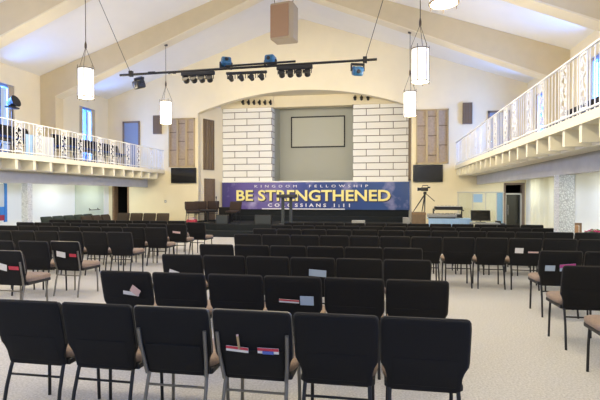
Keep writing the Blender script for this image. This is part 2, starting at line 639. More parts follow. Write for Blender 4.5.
# balconies
BZ = 2.68
EL, ER = -9.57, 2.80
DZR = 0.07
RIB0 = 11.48
for side, xe, xw, sg, k in (('left', EL, XL, -1, 11), ('right', ER, XR, 1, 14)):
    def X(d):
        return xe + sg * d

    def bx(bm, d0, d1, y0, y1, z0, z1):
        a, b = sorted((X(d0), X(d1)))
        return box(bm, a, b, y0, y1, z0, z1)
    W = abs(xw - xe)
    dz = 0.0 if sg < 0 else DZR
    bm = BM()
    bx(bm, 0, W, 2, YB, 2.54 + dz, BZ + dz)
    struct('floor_balcony_%s' % side, bm, 'cream_paint', 'cream floor slab and edge of the %s balcony' % side, 'balcony floor')
    bm = BM()
    bx(bm, 0.42, W, 2, YB, 2.28 + dz, 2.54 + dz)
    y = (11.07 if sg < 0 else RIB0) - 0.66 * 13
    while y < YB - 0.1:
        if y > 2.1:
            bx(bm, 0.03, 0.42, y - 0.05, y + 0.05, 2.28 + dz, 2.54 + dz)
        y += 0.66
    struct('trim_%d' % k, bm, 'cream_paint', 'cream ribbed soffit under the %s balcony edge' % side, 'balcony soffit')
    bm = BM()
    bx(bm, 0.84, 0.99, 2, YB, 1.93 + dz, 2.28 + dz)
    struct('trim_%d' % (k + 1), bm, 'header_gray', 'grey header beam under the %s balcony' % side, 'header')
    bm = BM()
    cy = 12.5 if sg < 0 else 10.7
    cw_ = 0.10 if sg < 0 else 0.15
    bx(bm, 0.92 - cw_, 0.92 + cw_, cy - cw_, cy + cw_, 0, 1.93 + dz)
    struct('trim_%d' % (k + 2), bm, 'block_screen', 'patterned white block column under the %s balcony' % side, 'column')

# ---- railings
PAN = []
y = 11.18 - 1.84 * 4
while y < 19.3:
    PAN += [y, y + 0.77]
    y += 1.84


def railing(x, ystart, label, dz=0.0):
    t = thing('balcony_railing', label, 'railing', (x, ystart, BZ + dz))
    L = YB - ystart
    if dz:
        t.scale = (1, 1, 1.05)
    obj('top_rail', rbox(BM(), -0.022, 0.022, 0, L, 0.865, 0.895, 0.008), 'white_metal', t)
    obj('bottom_rail', rbox(BM(), -0.02, 0.02, 0, L, 0.05, 0.075, 0.006), 'white_metal', t)
    pan = [p - ystart for p in PAN if p > ystart + 0.2 and p < YB - 0.2]
    b0 = box(BM(), -0.007, 0.007, -0.007, 0.007, 0.0, 0.86)
    proto = None
    pos = []
    yy = 0.03
    edges = [0.0] + sorted(pan) + [L + 0.12]
    for a, b in zip(edges, edges[1:]):
        s, e = (a + 0.14 if a > 0 else 0.02), b - 0.14
        n = max(1, int(round((e - s) / 0.15)))
        for q in range(n + (1 if a == 0 else 0)):
            v = s + (e - s) * (q + 0.5) / n
            if v < L - 0.02:
                pos.append(v)
    for v in pos:
        if proto is None:
            proto = obj('baluster', b0, 'white_metal', t, loc=(0, v, 0))
        else:
            c = proto.copy()
            COL.objects.link(c)
            c.parent = t
            c.location = (0, v, 0)
    # scrolled panel
    bm = BM()
    for s in (-0.12, 0.12):
        box(bm, -0.010, 0.010, s - 0.010, s + 0.010, 0.0, 0.86)
    for z0, z1 in ((0.075, 0.10), (0.83, 0.86)):
        box(bm, -0.01, 0.01, -0.12, 0.12, z0, z1)
    pts = []
    for q in range(33):
        z = 0.1 + 0.73 * q / 32
        pts.append((0, 0.045 * math.sin(z * 17), z))
    tube(bm, pts, 0.010, 6)
    for q in range(8):
        z = 0.145 + 0.087 * q
        s = 1 if q % 2 else -1
        pp = []
        for w in range(13):
            a = w / 12 * 2 * PI * 0.85
            r = 0.036 * (1 - 0.03 * w)
            pp.append((0, s * (0.065 + r * math.cos(a) * 0.8), z + r * math.sin(a)))
        tube(bm, pp, 0.009, 6)
        m = Matrix.Translation((0, -s * 0.07, z + 0.03)) @ Matrix.Rotation(s * 0.7, 4, 'X') @ Matrix.Diagonal((0.35, 1.4, 0.75, 1))
        bmesh.ops.create_uvsphere(bm, u_segments=8, v_segments=6, radius=0.032, matrix=m)
    proto = None
    for v in pan:
        if proto is None:
            proto = obj('scroll_panel', bm, 'white_metal', t, True, loc=(0, v, 0))
        else:
            c = proto.copy()
            COL.objects.link(c)
            c.parent = t
            c.location = (0, v, 0)
    return t


railing(EL - 0.06, 7.6, 'white metal railing with scrolled panels along the left balcony edge')
railing(ER + 0.06, 4.6, 'white metal railing with scrolled panels along the right balcony edge', DZR)

# ---- doors
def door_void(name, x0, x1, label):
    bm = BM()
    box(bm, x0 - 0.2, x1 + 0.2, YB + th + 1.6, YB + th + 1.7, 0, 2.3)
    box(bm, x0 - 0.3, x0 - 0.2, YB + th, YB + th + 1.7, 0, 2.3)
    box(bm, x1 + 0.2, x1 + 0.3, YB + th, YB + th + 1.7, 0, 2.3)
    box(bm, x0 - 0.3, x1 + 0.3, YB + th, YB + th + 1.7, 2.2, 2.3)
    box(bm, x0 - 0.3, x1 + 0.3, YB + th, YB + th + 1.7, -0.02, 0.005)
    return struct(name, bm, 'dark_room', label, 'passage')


door_void('wall_passage_left', DL0, DL1, 'dark passage behind the open left door')
door_void('wall_passage_right', DR0, DR1, 'dark passage behind the right glass door')
d = thing('door_1', 'dark open doorway with brown frame under the left balcony', 'door', (0, YB, 0))
d['kind'] = 'structure'
bm = BM()
box(bm, DL0 - 0.07, DL0 + 0.02, -0.03, 0.3, 0, DH + 0.06)
box(bm, DL1 - 0.02, DL1 + 0.05, -0.03, 0.3, 0, DH + 0.06)
box(bm, DL0, DL1, -0.03, 0.3, DH - 0.02, DH + 0.06)
obj('door_frame', bm, 'wood_brown', d)
d = thing('door_2', 'dark glass door with brown frame under the right balcony', 'door', (0, YB, 0))
d['kind'] = 'structure'
bm = BM()
box(bm, DR0 - 0.05, DR0 + 0.02, -0.03, 0.3, 0, DH + 0.06)
box(bm, DR1 - 0.02, DR1 + 0.06, -0.03, 0.3, 0, DH + 0.06)
box(bm, DR0, DR1, -0.03, 0.3, DH - 0.02, DH + 0.06)
obj('door_frame', bm, 'grille_brown', d)
obj('pane', box(BM(), DR0 + .05, DR1 - .05, 0.1, 0.115, 0.15, 1.62), 'dark_glass', d)
bm = BM()
box(bm, DR0 + .02, DR0 + .07, 0.08, 0.13, 0, 1.66)
box(bm, DR1 - .07, DR1 - .02, 0.08, 0.13, 0, 1.66)
box(bm, DR0 + .02, DR1 - .02, 0.08, 0.13, 1.60, 1.66)
obj('door_rail', bm, 'header_gray', d)
tube_bm = tube(BM(), [(DR0 + .12, 0.05, 0.8), (DR0 + .12, 0.05, 1.2)], 0.015)
obj('door_handle', tube_bm, 'chrome', d, True)
for n, x0, x1, sd in ((3, -11.6, -10.78, 'left'), (4, 4.05, 4.87, 'right')):
    d = thing('door_%d' % n, 'blue-grey door on the %s balcony in the end wall' % sd, 'door', (0, YB, BZ))
    d['kind'] = 'structure'
    obj('door_leaf', box(BM(), x0 + .06, x1 - .06, -0.02, 0.03, 0, 2.15), 'door_blue', d)
    bm = BM()
    box(bm, x0, x0 + .07, -0.05, 0.02, 0, 2.22)
    box(bm, x1 - .07, x1, -0.05, 0.02, 0, 2.22)
    box(bm, x0, x1, -0.05, 0.02, 2.14, 2.22)
    obj('door_frame', bm, 'grille_brown', d)
    bm = BM()
    bmesh.ops.create_uvsphere(bm, u_segments=10, v_segments=8, radius=0.03, matrix=Matrix.Translation((x0 + .14, -0.06, 1.0)))
    obj('door_knob', bm, 'chrome', d, True)
# brown door in the angled alcove wall
dv = (LW1 - LW0)
ang = math.atan2(dv.y, dv.x)
d = thing('door_5', 'narrow brown door in the angled wall behind the stage chairs', 'door', (LW0.x, LW0.y, 0.45), ang)
d['kind'] = 'structure'
ln = dv.length
a0, a1 = 0.14 * ln, 0.60 * ln
obj('door_leaf', box(BM(), a0 + .05, a1 - .05, -0.03, 0.02, 0, 1.82), 'door_brown', d)
bm = BM()
box(bm, a0, a0 + .06, -0.05, 0.02, 0, 1.88)
box(bm, a1 - .06, a1, -0.05, 0.02, 0, 1.88)
box(bm, a0, a1, -0.05, 0.02, 1.82, 1.88)
obj('door_frame', bm, 'slat_dark', d)

# ---- wall panels with lattice (niches)
def lattice(name, x0, x1, z0, z1, label, M, cols=3, dark=False):
    t = thing(name, label, 'wall panel')
    t.matrix_world = M
    fr = 0.05
    obj('backing', box(BM(), x0, x1, -0.012, 0.0, z0, z1), 'lattice_cloth' if not dark else 'wood_taupe', t)
    bm = BM()
    for (a, b, c, d_) in ((x0, x0 + fr, z0, z1), (x1 - fr, x1, z0, z1), (x0, x1, z0, z0 + fr), (x0, x1, z1 - fr, z1)):
        box(bm, a, b, -0.06, -0.012, c, d_)
    obj('frame', bm, 'lattice_gold' if not dark else 'slat_dark', t)
    w = (x1 - x0) / cols
    for k in range(1, cols):
        x = x0 + w * k
        obj('mullion', box(BM(), x - 0.045, x + 0.045, -0.05, -0.012, z0 + fr, z1 - fr), 'lattice_gold' if not dark else 'slat_dark', t)
    if not dark:
        for k in range(cols):
            z = z0 + (0.35 if k % 2 else 0.75)
            while z < z1 - 0.2:
                obj('crossbar', box(BM(), x0 + w * k + .05, x0 + w * (k + 1) - .05, -0.04, -0.012, z - 0.016, z + 0.016), 'slat_dark', t)
                z += 0.78
    return t


T = Matrix.Translation
lattice('lattice_panel', -9.38, -8.16, 2.82, 4.97, 'gold lattice wall panel above the left television', T((0, YB - 0.002, 0)))
lattice('lattice_panel', 1.29, 2.56, 2.84, 5.03, 'gold lattice wall panel above the right television', T((0, YB - 0.002, 0)))
lattice('lattice_panel', 0.10 * ln, 0.56 * ln, 2.72, 5.0, 'dark slatted panel on the angled wall left of the stage', T((LW0.x, LW0.y, 0)) @ Matrix.Rotation(ang, 4, 'Z') @ T((0, -0.004, 0)), 4, True)
# thin dark panel on the right alcove wall
lattice('lattice_panel', 0.25, 1.15, 2.2, 5.0, 'dark slatted panel at the right edge of the white block wall', T((AX1 - 0.004, YB + th + 1.3, 0)) @ Matrix.Rotation(-PI / 2, 4, 'Z'), 4, True)

# ---- televisions
def tv(x0, x1, z0, z1, label):
    t = thing('television', label, 'television', ((x0 + x1) / 2, YB, z0), 0, 'wall televisions beside the arch')
    w = (x1 - x0) / 2
    obj('casing', rbox(BM(), -w, w, -0.11, -0.05, 0, z1 - z0, 0.01), 'black_plastic', t)
    obj('screen', box(BM(), -w + .02, w - .02, -0.115, -0.108, 0.025, z1 - z0 - .02), 'screen_black', t)
    obj('wall_mount', box(BM(), -.2, .2, -0.05, -0.002, .2, .5), 'black_metal', t)


tv(-9.25, -8.08, 2.11, 2.78, 'black wall television left of the arch')
tv(1.17, 2.33, 2.11, 2.80, 'black wall television right of the arch')

# ---- brown wall speakers
for x0, x1, z0, z1, sd in ((-10.1, -9.72, 4.3, 5.12, 'left'), (3.09, 3.45, 4.4, 5.24, 'right')):
    t = thing('wall_speaker', 'tall brown grille high on the end wall above the %s balcony' % sd, 'speaker', ((x0 + x1) / 2, YB, z0), 0, 'brown wall grilles')
    w = (x1 - x0) / 2
    obj('cabinet', box(BM(), -w, w, -0.10, 0, 0, z1 - z0), 'grille_brown', t)
    bm = BM()
    for q in range(6):
        xx = -w + .03 + (2 * w - .06) * q / 5
        box(bm, xx - .012, xx + .012, -0.115, -0.10, .03, z1 - z0 - .03)
    obj('grille', bm, 'slat_dark', t)

# ---- hanging speaker cluster
t = thing('hanging_speaker', 'tan cabinet loudspeaker hung from the ridge above the stage', 'speaker', (-3.42, 16.2, 6.93), math.radians(-6))
bm = BM()
sec = [(-0.40, -0.32), (0.30, -0.40), (0.42, -0.30), (0.42, 0.30), (-0.36, 0.30)]
prism_z(bm, sec, 0, 1.24)
bmesh.ops.bevel(bm, geom=list(bm.edges), offset=0.02, segments=2, affect='EDGES')
c = obj('cabinet', bm, 'speaker_side', t)
obj('grille', box(BM(), 0, 0.68, -0.025, 0.0, 0.06, 1.16), 'speaker_brown', t, loc=(-0.385, -0.325, 0), rot=(0, 0, -0.114))
for s in (-0.3, 0.33):
    obj('cable', tube(BM(), [(s, -0.1, 1.22), (s * 1.35, -0.05, 1.98)], 0.012), 'black_metal', t, True)

# ---- lamps
def pendant_proto():
    t = thing('pendant_lamp', '', 'lamp')
    R, Hh = 0.195, 0.80
    obj('shade', lathe(BM(), [(R * .6, 0.015), (R * .97, 0.02), (R, 0.05), (R, Hh - .05), (R * .97, Hh - .01), (R * .7, Hh)], 24), 'lamp_shade', t, True)
    for z in (0.03, 0.78):
        obj('ring', tube(BM(), [((R + .008) * math.cos(a), (R + .008) * math.sin(a), z) for a in [2 * PI * k / 24 for k in range(24)]], 0.012, 6, True), 'bronze_dark', t, True)
    for k in range(6):
        a = 2 * PI * k / 6 + 0.3
        c, s = math.cos(a), math.sin(a)
        obj('rod', tube(BM(), [((R + .012) * c, (R + .012) * s, -0.03), ((R + .012) * c, (R + .012) * s, 0.86)], 0.007, 6), 'bronze_dark', t, True)
    for k in range(3):
        a = 2 * PI * k / 3 + 0.3
        obj('hanger', tube(BM(), [((R + .012) * math.cos(a), (R + .012) * math.sin(a), 0.84), (0.0, 0.0, 1.35)], 0.006, 6), 'bronze_dark', t, True)
    obj('knuckle', lathe(BM(), [(.015, 1.3), (.03, 1.34), (.03, 1.42), (.012, 1.5)], 10), 'bronze_dark', t, True)
    return t


pl = pendant_proto()
pspots = [(-7.55, 15.61, 4.09, 'cylindrical white pendant lamp at the far left'), (0.83, 15.61, 4.11, 'smaller white pendant lamp at the far right'),
          (-7.72, 11.31, 4.12, 'cylindrical white pendant lamp at left in front of the balcony'), (0.83, 11.31, 4.18, 'white pendant lamp right of the hanging light bar'),
          (0.84, 7.01, 4.28, 'nearest white pendant lamp cut off by the top edge of the view'), (-7.7, 7.01, 4.2, 'nearest left white pendant lamp above the left chairs'),
          (-7.7, 2.71, 4.2, 'white pendant lamp over the left aisle beside the viewer'), (0.83, 2.71, 4.2, 'white pendant lamp over the right aisle beside the viewer')]
for i, (x, y, LZ, lb) in enumerate(pspots):
    if i == 0:
        p = pl
        p.location = (x, y, LZ)
        p['label'] = lb
        p['group'] = 'pendant lamps of the hall'
    else:
        p = dup(pl, (x, y, LZ), 0.3 * i, lb, 'pendant lamps of the hall')
    topz = ceil_z(x) - (0.45 + 0.062 * abs(x - XC)) - LZ
    obj('suspension_rod', tube(BM(), [(0, 0, 1.45), (0, 0, topz)], 0.009, 6), 'bronze_dark', p, True)
    obj('canopy', lathe(BM(), [(.07, topz - .05), (.07, topz + .0)], 12), 'bronze_dark', p, True)
    l = bpy.data.lights.new('pendant_bulb', 'POINT')
    l.energy = 500
    l.color = (1.0, 0.85, 0.57)
    l.shadow_soft_size = 0.25
    lo = bpy.data.objects.new('pendant_bulb', l)
    COL.objects.link(lo)
    lo.location = (x, y, LZ - 0.32)

# ---- light bar
BY, BZ0 = 11.62, 4.83
pl_, pr_ = at(120, 75.3, BY), at(377, 59.3, BY)
t = thing('light_bar', 'long black pipe hung across the hall carrying stage lights', 'light bar', (0, BY, 0))
obj('pipe', tube(BM(), [(pl_.x, 0, pl_.z), (pr_.x, 0, pr_.z)], 0.032, 10), 'black_metal', t, True)
for px_, tx, tz in ((131, -7.75, 7.5), (365, 0.42, 7.66)):
    b_ = at(px_, 74 if px_ < 200 else 60, BY)
    obj('cable', tube(BM(), [(b_.x, 0, b_.z), (tx, -0.2, ceil_z(tx) - 0.02)], 0.008, 6), 'black_metal', t, True)
    obj('clamp', rbox(BM(), b_.x - .05, b_.x + .05, -.05, .05, b_.z - .07, b_.z + .08, .01), 'black_metal', t)
for px_ in (152, 172):
    b_ = at(px_, 74, BY)
    obj('clamp', rbox(BM(), b_.x - .10, b_.x + .10, -.04, .04, b_.z + .0, b_.z + .06, .01), 'black_metal', t)
a_, b_ = at(226, 68.3, BY), at(296, 63.5, BY)
obj('cross_pipe', tube(BM(), [(a_.x, -.05, a_.z + .04), (b_.x, -.05, b_.z + .04)], 0.028, 8), 'black_metal', t, True)


def par_bar(pxs, y_, z_off, label, spread=1.0, round_=False):
    c = at(sum(pxs) / len(pxs), y_, BY - 0.14)
    t = thing('light_strip', label, 'stage light', (c.x, BY - 0.14, c.z), 0, 'black strips of four lamps on the light bar')
    n = len(pxs)
    xs = [at(p, y_, BY - 0.14).x - c.x for p in pxs]
    sl = 0.0
    obj('housing', rbox(BM(), xs[0] - 0.13, xs[-1] + 0.13, -0.06, 0.02, 0.11, 0.20 if not round_ else 0.17, 0.012), 'black_plastic', t)
    for x in xs:
        bm = BM()
        if round_:
            M = T((x, -0.02, 0)) @ Matrix.Rotation(1.2, 4, 'X')
            tmp = lathe(BM(), [(.03, -.08), (.055, -.05), (.065, .02), (.075, .07)], 14)
        else:
            M = T((x, -0.02, 0)) @ Matrix.Rotation(0.9, 4, 'X')
            tmp = lathe(BM(), [(.06, -.07), (.075, -.05), (.08, .05), (.092, .07)], 14)
        bmesh.ops.transform(tmp, matrix=M, verts=tmp.verts)
        h = obj('lamp_head', tmp, 'black_plastic', t, True)
        bm = BM()
        tube(bm, [(x - .10, -0.02, 0.0), (x - .10, -0.02, 0.13)], 0.01, 5)
        tube(bm, [(x + .10, -0.02, 0.0), (x + .10, -0.02, 0.13)], 0.01, 5)
        box(bm, x - .11, x + .11, -.03, -.01, .10, .13)
        obj('yoke', bm, 'black_metal', h)
    return t


par_bar([186.5, 194.3, 202.2, 210], 79.8, 0, 'black strip of four stage lamps on the left part of the pipe')
par_bar([231.5, 241.8, 252, 262], 78.5, 0, 'black strip of four spaced round lamps at the middle of the pipe', round_=True)
par_bar([282, 290.5, 299, 307.5], 74.0, 0, 'black strip of four stage lamps on the right part of the pipe')


def mover(px, py, label, rz, rx, up=True, m='light_blue_paint'):
    c = at(px, py, BY + (.22 if up else .0))
    t = thing('moving_light', label, 'stage light', c, rz, 'blue faced stage lights on the pipe')
    bm = BM()
    rbox(bm, -.13, .13, -.11, .11, -.13, .13, .05)
    M = Matrix.Rotation(rx, 4, 'X')
    bmesh.ops.transform(bm, matrix=M, verts=bm.verts)
    obj('head', bm, m, t, True)
    tmp = lathe(BM(), [(.04, .12), (.05, .13), (.05, .145), (.03, .15)], 16)
    bmesh.ops.transform(tmp, matrix=M, verts=tmp.verts)
    obj('lens_ring', tmp, 'black_plastic', t, True)
    s = -0.75 if up else 0.8
    bm = BM()
    for q in (-.155, .155):
        box(bm, q - .012, q + .012, -.04, .04, min(0, s * .2), max(0, s * .2))
    box(bm, -.165, .165, -.05, .05, s * .2 - .02, s * .2 + .02)
    obj('mount_yoke', bm, 'black_metal', t)
    return t


mover(226, 62.5, 'blue stage light standing on the pipe above the left strip', 0.5, 1.1)
mover(270.5, 60, 'blue stage light standing on the pipe near its middle', -0.2, 1.4)
mover(357.5, 71, 'blue stage light hanging under the right end of the pipe', 0.3, 1.9, False)
mover(139, 84.5, 'dark stage light hanging under the left end of the pipe', -0.5, 1.9, False, 'black_plastic')

# ---- row of small spots over the left and right block walls
for n, (pxs, yy) in enumerate((([243, 248.5, 254, 259.5, 265, 270.5], 103.2), ([355, 361.5, 368], 98.6))):
    for q, px_ in enumerate(pxs):
        c = at(px_, yy, YA - 0.22)
        sl = thing('alcove_spotlight', ['first', 'second', 'third', 'fourth', 'fifth', 'sixth'][q] + ' small black spotlight from the left above the %s white block wall' % ('left', 'right')[n], 'spotlight', c, 0, 'small spotlights over the white block walls')
        tmp = lathe(BM(), [(.04, -.08), (.055, -.06), (.065, .06), (.075, .08)], 12)
        bmesh.ops.transform(tmp, matrix=Matrix.Rotation(1.0, 4, 'X'), verts=tmp.verts)
        obj('lamp_head', tmp, 'black_plastic', sl, True)
        obj('bracket', box(BM(), -.02, .02, -.02, .10, 0, 0.16), 'black_metal', sl)

# ---- projection screen
t = thing('projection_screen', 'blank grey screen with thin black border in the recess', 'screen', (-3.17, YR, 3.91))
w, h_ = 1.335, 1.53
bm = BM()
f_ = 0.06
for (a, b, c_, d_) in ((-w, -w + f_, 0, h_), (w - f_, w, 0, h_), (-w, w, 0, f_), (-w, w, h_ - f_, h_)):
    box(bm, a, b, -.06, -.01, c_, d_)
obj('frame', bm, 'black_plastic', t)
obj('screen_surface', box(BM(), -w + f_, w - f_, -.04, -.012, f_, h_ - f_), 'screen_cloth', t)

# ------------------------------------------------------------------ stage
SX0, SX1 = -6.6, 0.3
bm = BM()
prism_z(bm, [(-6.6, 17.0), (0.9, 17.0), (1.7, 18.6), (1.7, YB), (AX1, YB), (AX1, 24), (AX0, 24), (AX0, YB), (-8.75, YB), (-8.75, 18.5)], 0, 0.22)
prism_z(bm, [(-6.4, 17.5), (0.7, 17.5), (1.4, 18.8), (1.4, YB), (AX1, YB), (AX1, 24), (AX0, 24), (AX0, YB), (-8.55, YB), (-8.55, 18.6)], 0.22, 0.45)
struct('floor_stage', bm, 'stage_carpet', 'black two-step stage platform in front of the arch', 'stage')
SZ = 0.45
BNY = 21.18
struct('wall_choir', box(BM(), -7.35, 1.08, BNY, YA - 0.01, SZ, 2.16), 'stage_carpet', 'dark low wall behind the banner at the back of the stage', 'low wall')
struct('trim_17', box(BM(), -7.44, 1.1, BNY - 0.03, YA - 0.005, 2.17, 2.23), 'white_paint', 'white capping along the low wall above the banner', 'capping')
struct('trim_18', box(BM(), -6.9, 0.9, 20.3, 20.45, SZ, 0.66), 'stage_carpet', 'low black riser below the banner', 'riser')

# banner with writing
b0, b1 = at(222, 182.7, 21.12), at(409.6, 210, 21.12)
W_, H_ = b1.x - b0.x, 1.23
bz = b1.z + 0.0
t = thing('hanging_banner', 'wide purple and blue banner reading BE STRENGTHENED', 'banner', (b0.x, 21.12, bz))
bm = BM()
nx = 60
fr, bk = [], []
for i in range(nx + 1):
    x = W_ * i / nx
    yv = 0.012 * math.sin(i * 0.9)
    fr.append([bm.verts.new((x, yv - 0.0, z)) for z in (0, H_)])
    bk.append([bm.verts.new((x, yv + 0.012, z)) for z in (0, H_)])
for i in range(nx):
    bm.faces.new((fr[i][0], fr[i + 1][0], fr[i + 1][1], fr[i][1]))
    bm.faces.new((bk[i][0], bk[i][1], bk[i + 1][1], bk[i + 1][0]))
    bm.faces.new((fr[i][0], bk[i][0], bk[i + 1][0], fr[i + 1][0]))
    bm.faces.new((fr[i][1], fr[i + 1][1], bk[i + 1][1], bk[i][1]))
bm.faces.new((fr[0][0], fr[0][1], bk[0][1], bk[0][0]))
bm.faces.new((fr[nx][0], bk[nx][0], bk[nx][1], fr[nx][1]))
obj('sheet', bm, 'banner_print', t, True)


def text(name, body, size, x0, x1, z, y, m, parent, bold=0.0, space=1.0):
    cu = bpy.data.curves.new('txt', 'FONT')
    cu.body = body
    cu.size = size
    cu.offset = bold
    cu.space_character = space
    cu.extrude = 0.002
    cu.resolution_u = 3
    tmp = bpy.data.objects.new('txt', cu)
    COL.objects.link(tmp)
    dg = bpy.context.evaluated_depsgraph_get()
    dg.update()
    me = bpy.data.meshes.new_from_object(tmp.evaluated_get(dg))
    bpy.data.objects.remove(tmp)
    xs = [v.co.x for v in me.vertices]
    zs = [v.co.y for v in me.vertices]
    sx = (x1 - x0) / (max(xs) - min(xs))
    mx_ = min(xs)
    for v in me.vertices:
        X_, Z_, D_ = (v.co.x - mx_) * sx, v.co.y, v.co.z
        v.co = (x0 + X_, y - D_, z + Z_)
    me.name = name
    me.materials.clear()
    me.materials.append(MATS[m])
    o = bpy.data.objects.new(name, me)
    COL.objects.link(o)
    o.parent = parent
    return o


def bx_(px):
    return at(px, 195, 21.12).x - b0.x


text('headline_shadow', 'BE STRENGTHENED', 0.68, bx_(236.5) + .04, bx_(390.5) + .04, 0.36, -0.019, 'letter_shadow', t, 0.022)
text('headline_lettering', 'BE STRENGTHENED', 0.68, bx_(236.5), bx_(390.5), 0.40, -0.026, 'letter_yellow', t, 0.016)
text('organisation_lettering', 'KINGDOM  FELLOWSHIP', 0.16, bx_(254.7), bx_(368), 1.00, -0.02, 'letter_white', t, 0.0, 2.0)
text('verse_lettering', 'COLOSSIANS 1:11', 0.21, bx_(268), bx_(350), 0.12, -0.02, 'letter_white', t, 0.006, 1.7)
obj('hem', box(BM(), bx_(262), bx_(345), -0.02, 0.0, 0.0, 0.045), 'letter_white', t)

# lectern
c = at(287, 222, 17.75)
t = thing('lectern', 'black topped lectern on two posts in front of the banner', 'lectern', (c.x, 17.75, SZ))
obj('top', rbox(BM(), -.37, .37, -.22, .22, 1.03, 1.16, .03, Matrix.Identity(4)), 'black_plastic', t)
for s in (-.16, .15):
    obj('post', rbox(BM(), s - .055, s + .055, -.05, .05, .03, 1.03, .01), 'stage_gray', t)
obj('base', rbox(BM(), -.32, .32, -.2, .2, 0, .035, .012), 'black_plastic', t)

# stage monitors and bits
def wedge(px, Y, w, label, m='black_plastic'):
    c = at(px, 222, Y)
    t = thing('stage_monitor', label, 'monitor speaker', (c.x, Y, SZ), 0.15, 'floor monitors on the stage')
    bm = BM()
    a = [(-.22, 0), (.22, 0), (.22, .12), (-.05, .36), (-.22, .36)]
    v0 = [bm.verts.new((-w, y_, z_)) for y_, z_ in a]
    v1 = [bm.verts.new((w, y_, z_)) for y_, z_ in a]
    bm.faces.new(v0)
    bm.faces.new(v1[::-1])
    for k in range(5):
        bm.faces.new((v0[k], v1[k], v1[(k + 1) % 5], v0[(k + 1) % 5]))
    obj('cabinet', bm, m, t)
    obj('grille', box(BM(), -w + .03, w - .03, -.235, -.22, .03, .33), 'stage_gray', t)
    return t


wedge(223, 17.8, .24, 'black floor monitor beside the round stage table')
wedge(263.5, 17.9, .32, 'black floor monitor left of the lectern')
t = tag(obj('amplifier_case', rbox(BM(), -.25, .25, -.2, .2, 0, .16, .015), 'gray_plastic'), 'low grey equipment case on the stage below the banner', 'case')
c = at(358.5, 222, 18.3)
t.location = (c.x, 18.3, SZ)
t = tag(obj('floor_box', rbox(BM(), -.14, .14, -.14, .14, 0, .26, .02), 'gray_plastic'), 'small light grey box at the right end of the stage', 'box')
c = at(406.5, 222, 18.9)
t.location = (c.x, 18.9, SZ)
# round table
c = at(208, 222, 18.25)
t = thing('round_table', 'small black round table among the brown stage chairs', 'table', (c.x, 18.25, SZ))
obj('tabletop', lathe(BM(), [(.30, .50), (.32, .51), (.32, .53), (.30, .54)], 24), 'black_plastic', t, True)
obj('pedestal', lathe(BM(), [(.24, 0), (.24, .02), (.04, .05), (.04, .5)], 16), 'black_metal', t, True)
t = thing('microphone_stand', 'thin black microphone stand behind the stage table', 'microphone stand', (at(213.5, 222, 18.55).x + .12, 18.55, SZ))
obj('pole', tube(BM(), [(0, 0, .02), (0, 0, .98)], .012), 'black_metal', t, True)
obj('base', lathe(BM(), [(.13, 0), (.13, .02), (.02, .03)], 16), 'black_metal', t, True)
obj('microphone', lathe(BM(), [(.012, .95), (.02, 1.0), (.03, 1.04), (.02, 1.08)], 10), 'black_plastic', t, True)
# speaker box behind the table and shiny bits
t = tag(obj('guitar_amplifier', rbox(BM(), -.27, .27, -.15, .15, 0, .62, .02), 'black_fabric'), 'black amplifier on the stage between the chairs', 'amplifier')
c = at(226, 222, 19.3)
t.location = (c.x, 19.3, SZ)
t = thing('gift_bag', 'red and white bundle on the floor below the leftmost stage chair', 'bundle', (at(192, 222, 18.05).x, 18.05, SZ))
bm = BM()
rbox(bm, -.2, .2, -.12, .12, 0, .16, .05)
obj('wrap', bm, 'paper_red', t, True)
rbb = rbox(BM(), -.1, .12, -.125, .1, .12, .24, .04)
obj('tissue', rbb, 'paper_pink', t, True)

# ------------------------------------------------------------------ banquet chairs
def chair_back_rings(zs, en=7):
    out = []
    for z, hw_, th_ in zs:
        y = back_y(z)
        out.append([Vector((x, y + yy, z)) for x, yy in sell(hw_, th_ / 2, en, 24)])
    return out


def back_y(z):
    return -0.150 - (z - 0.40) * 0.235


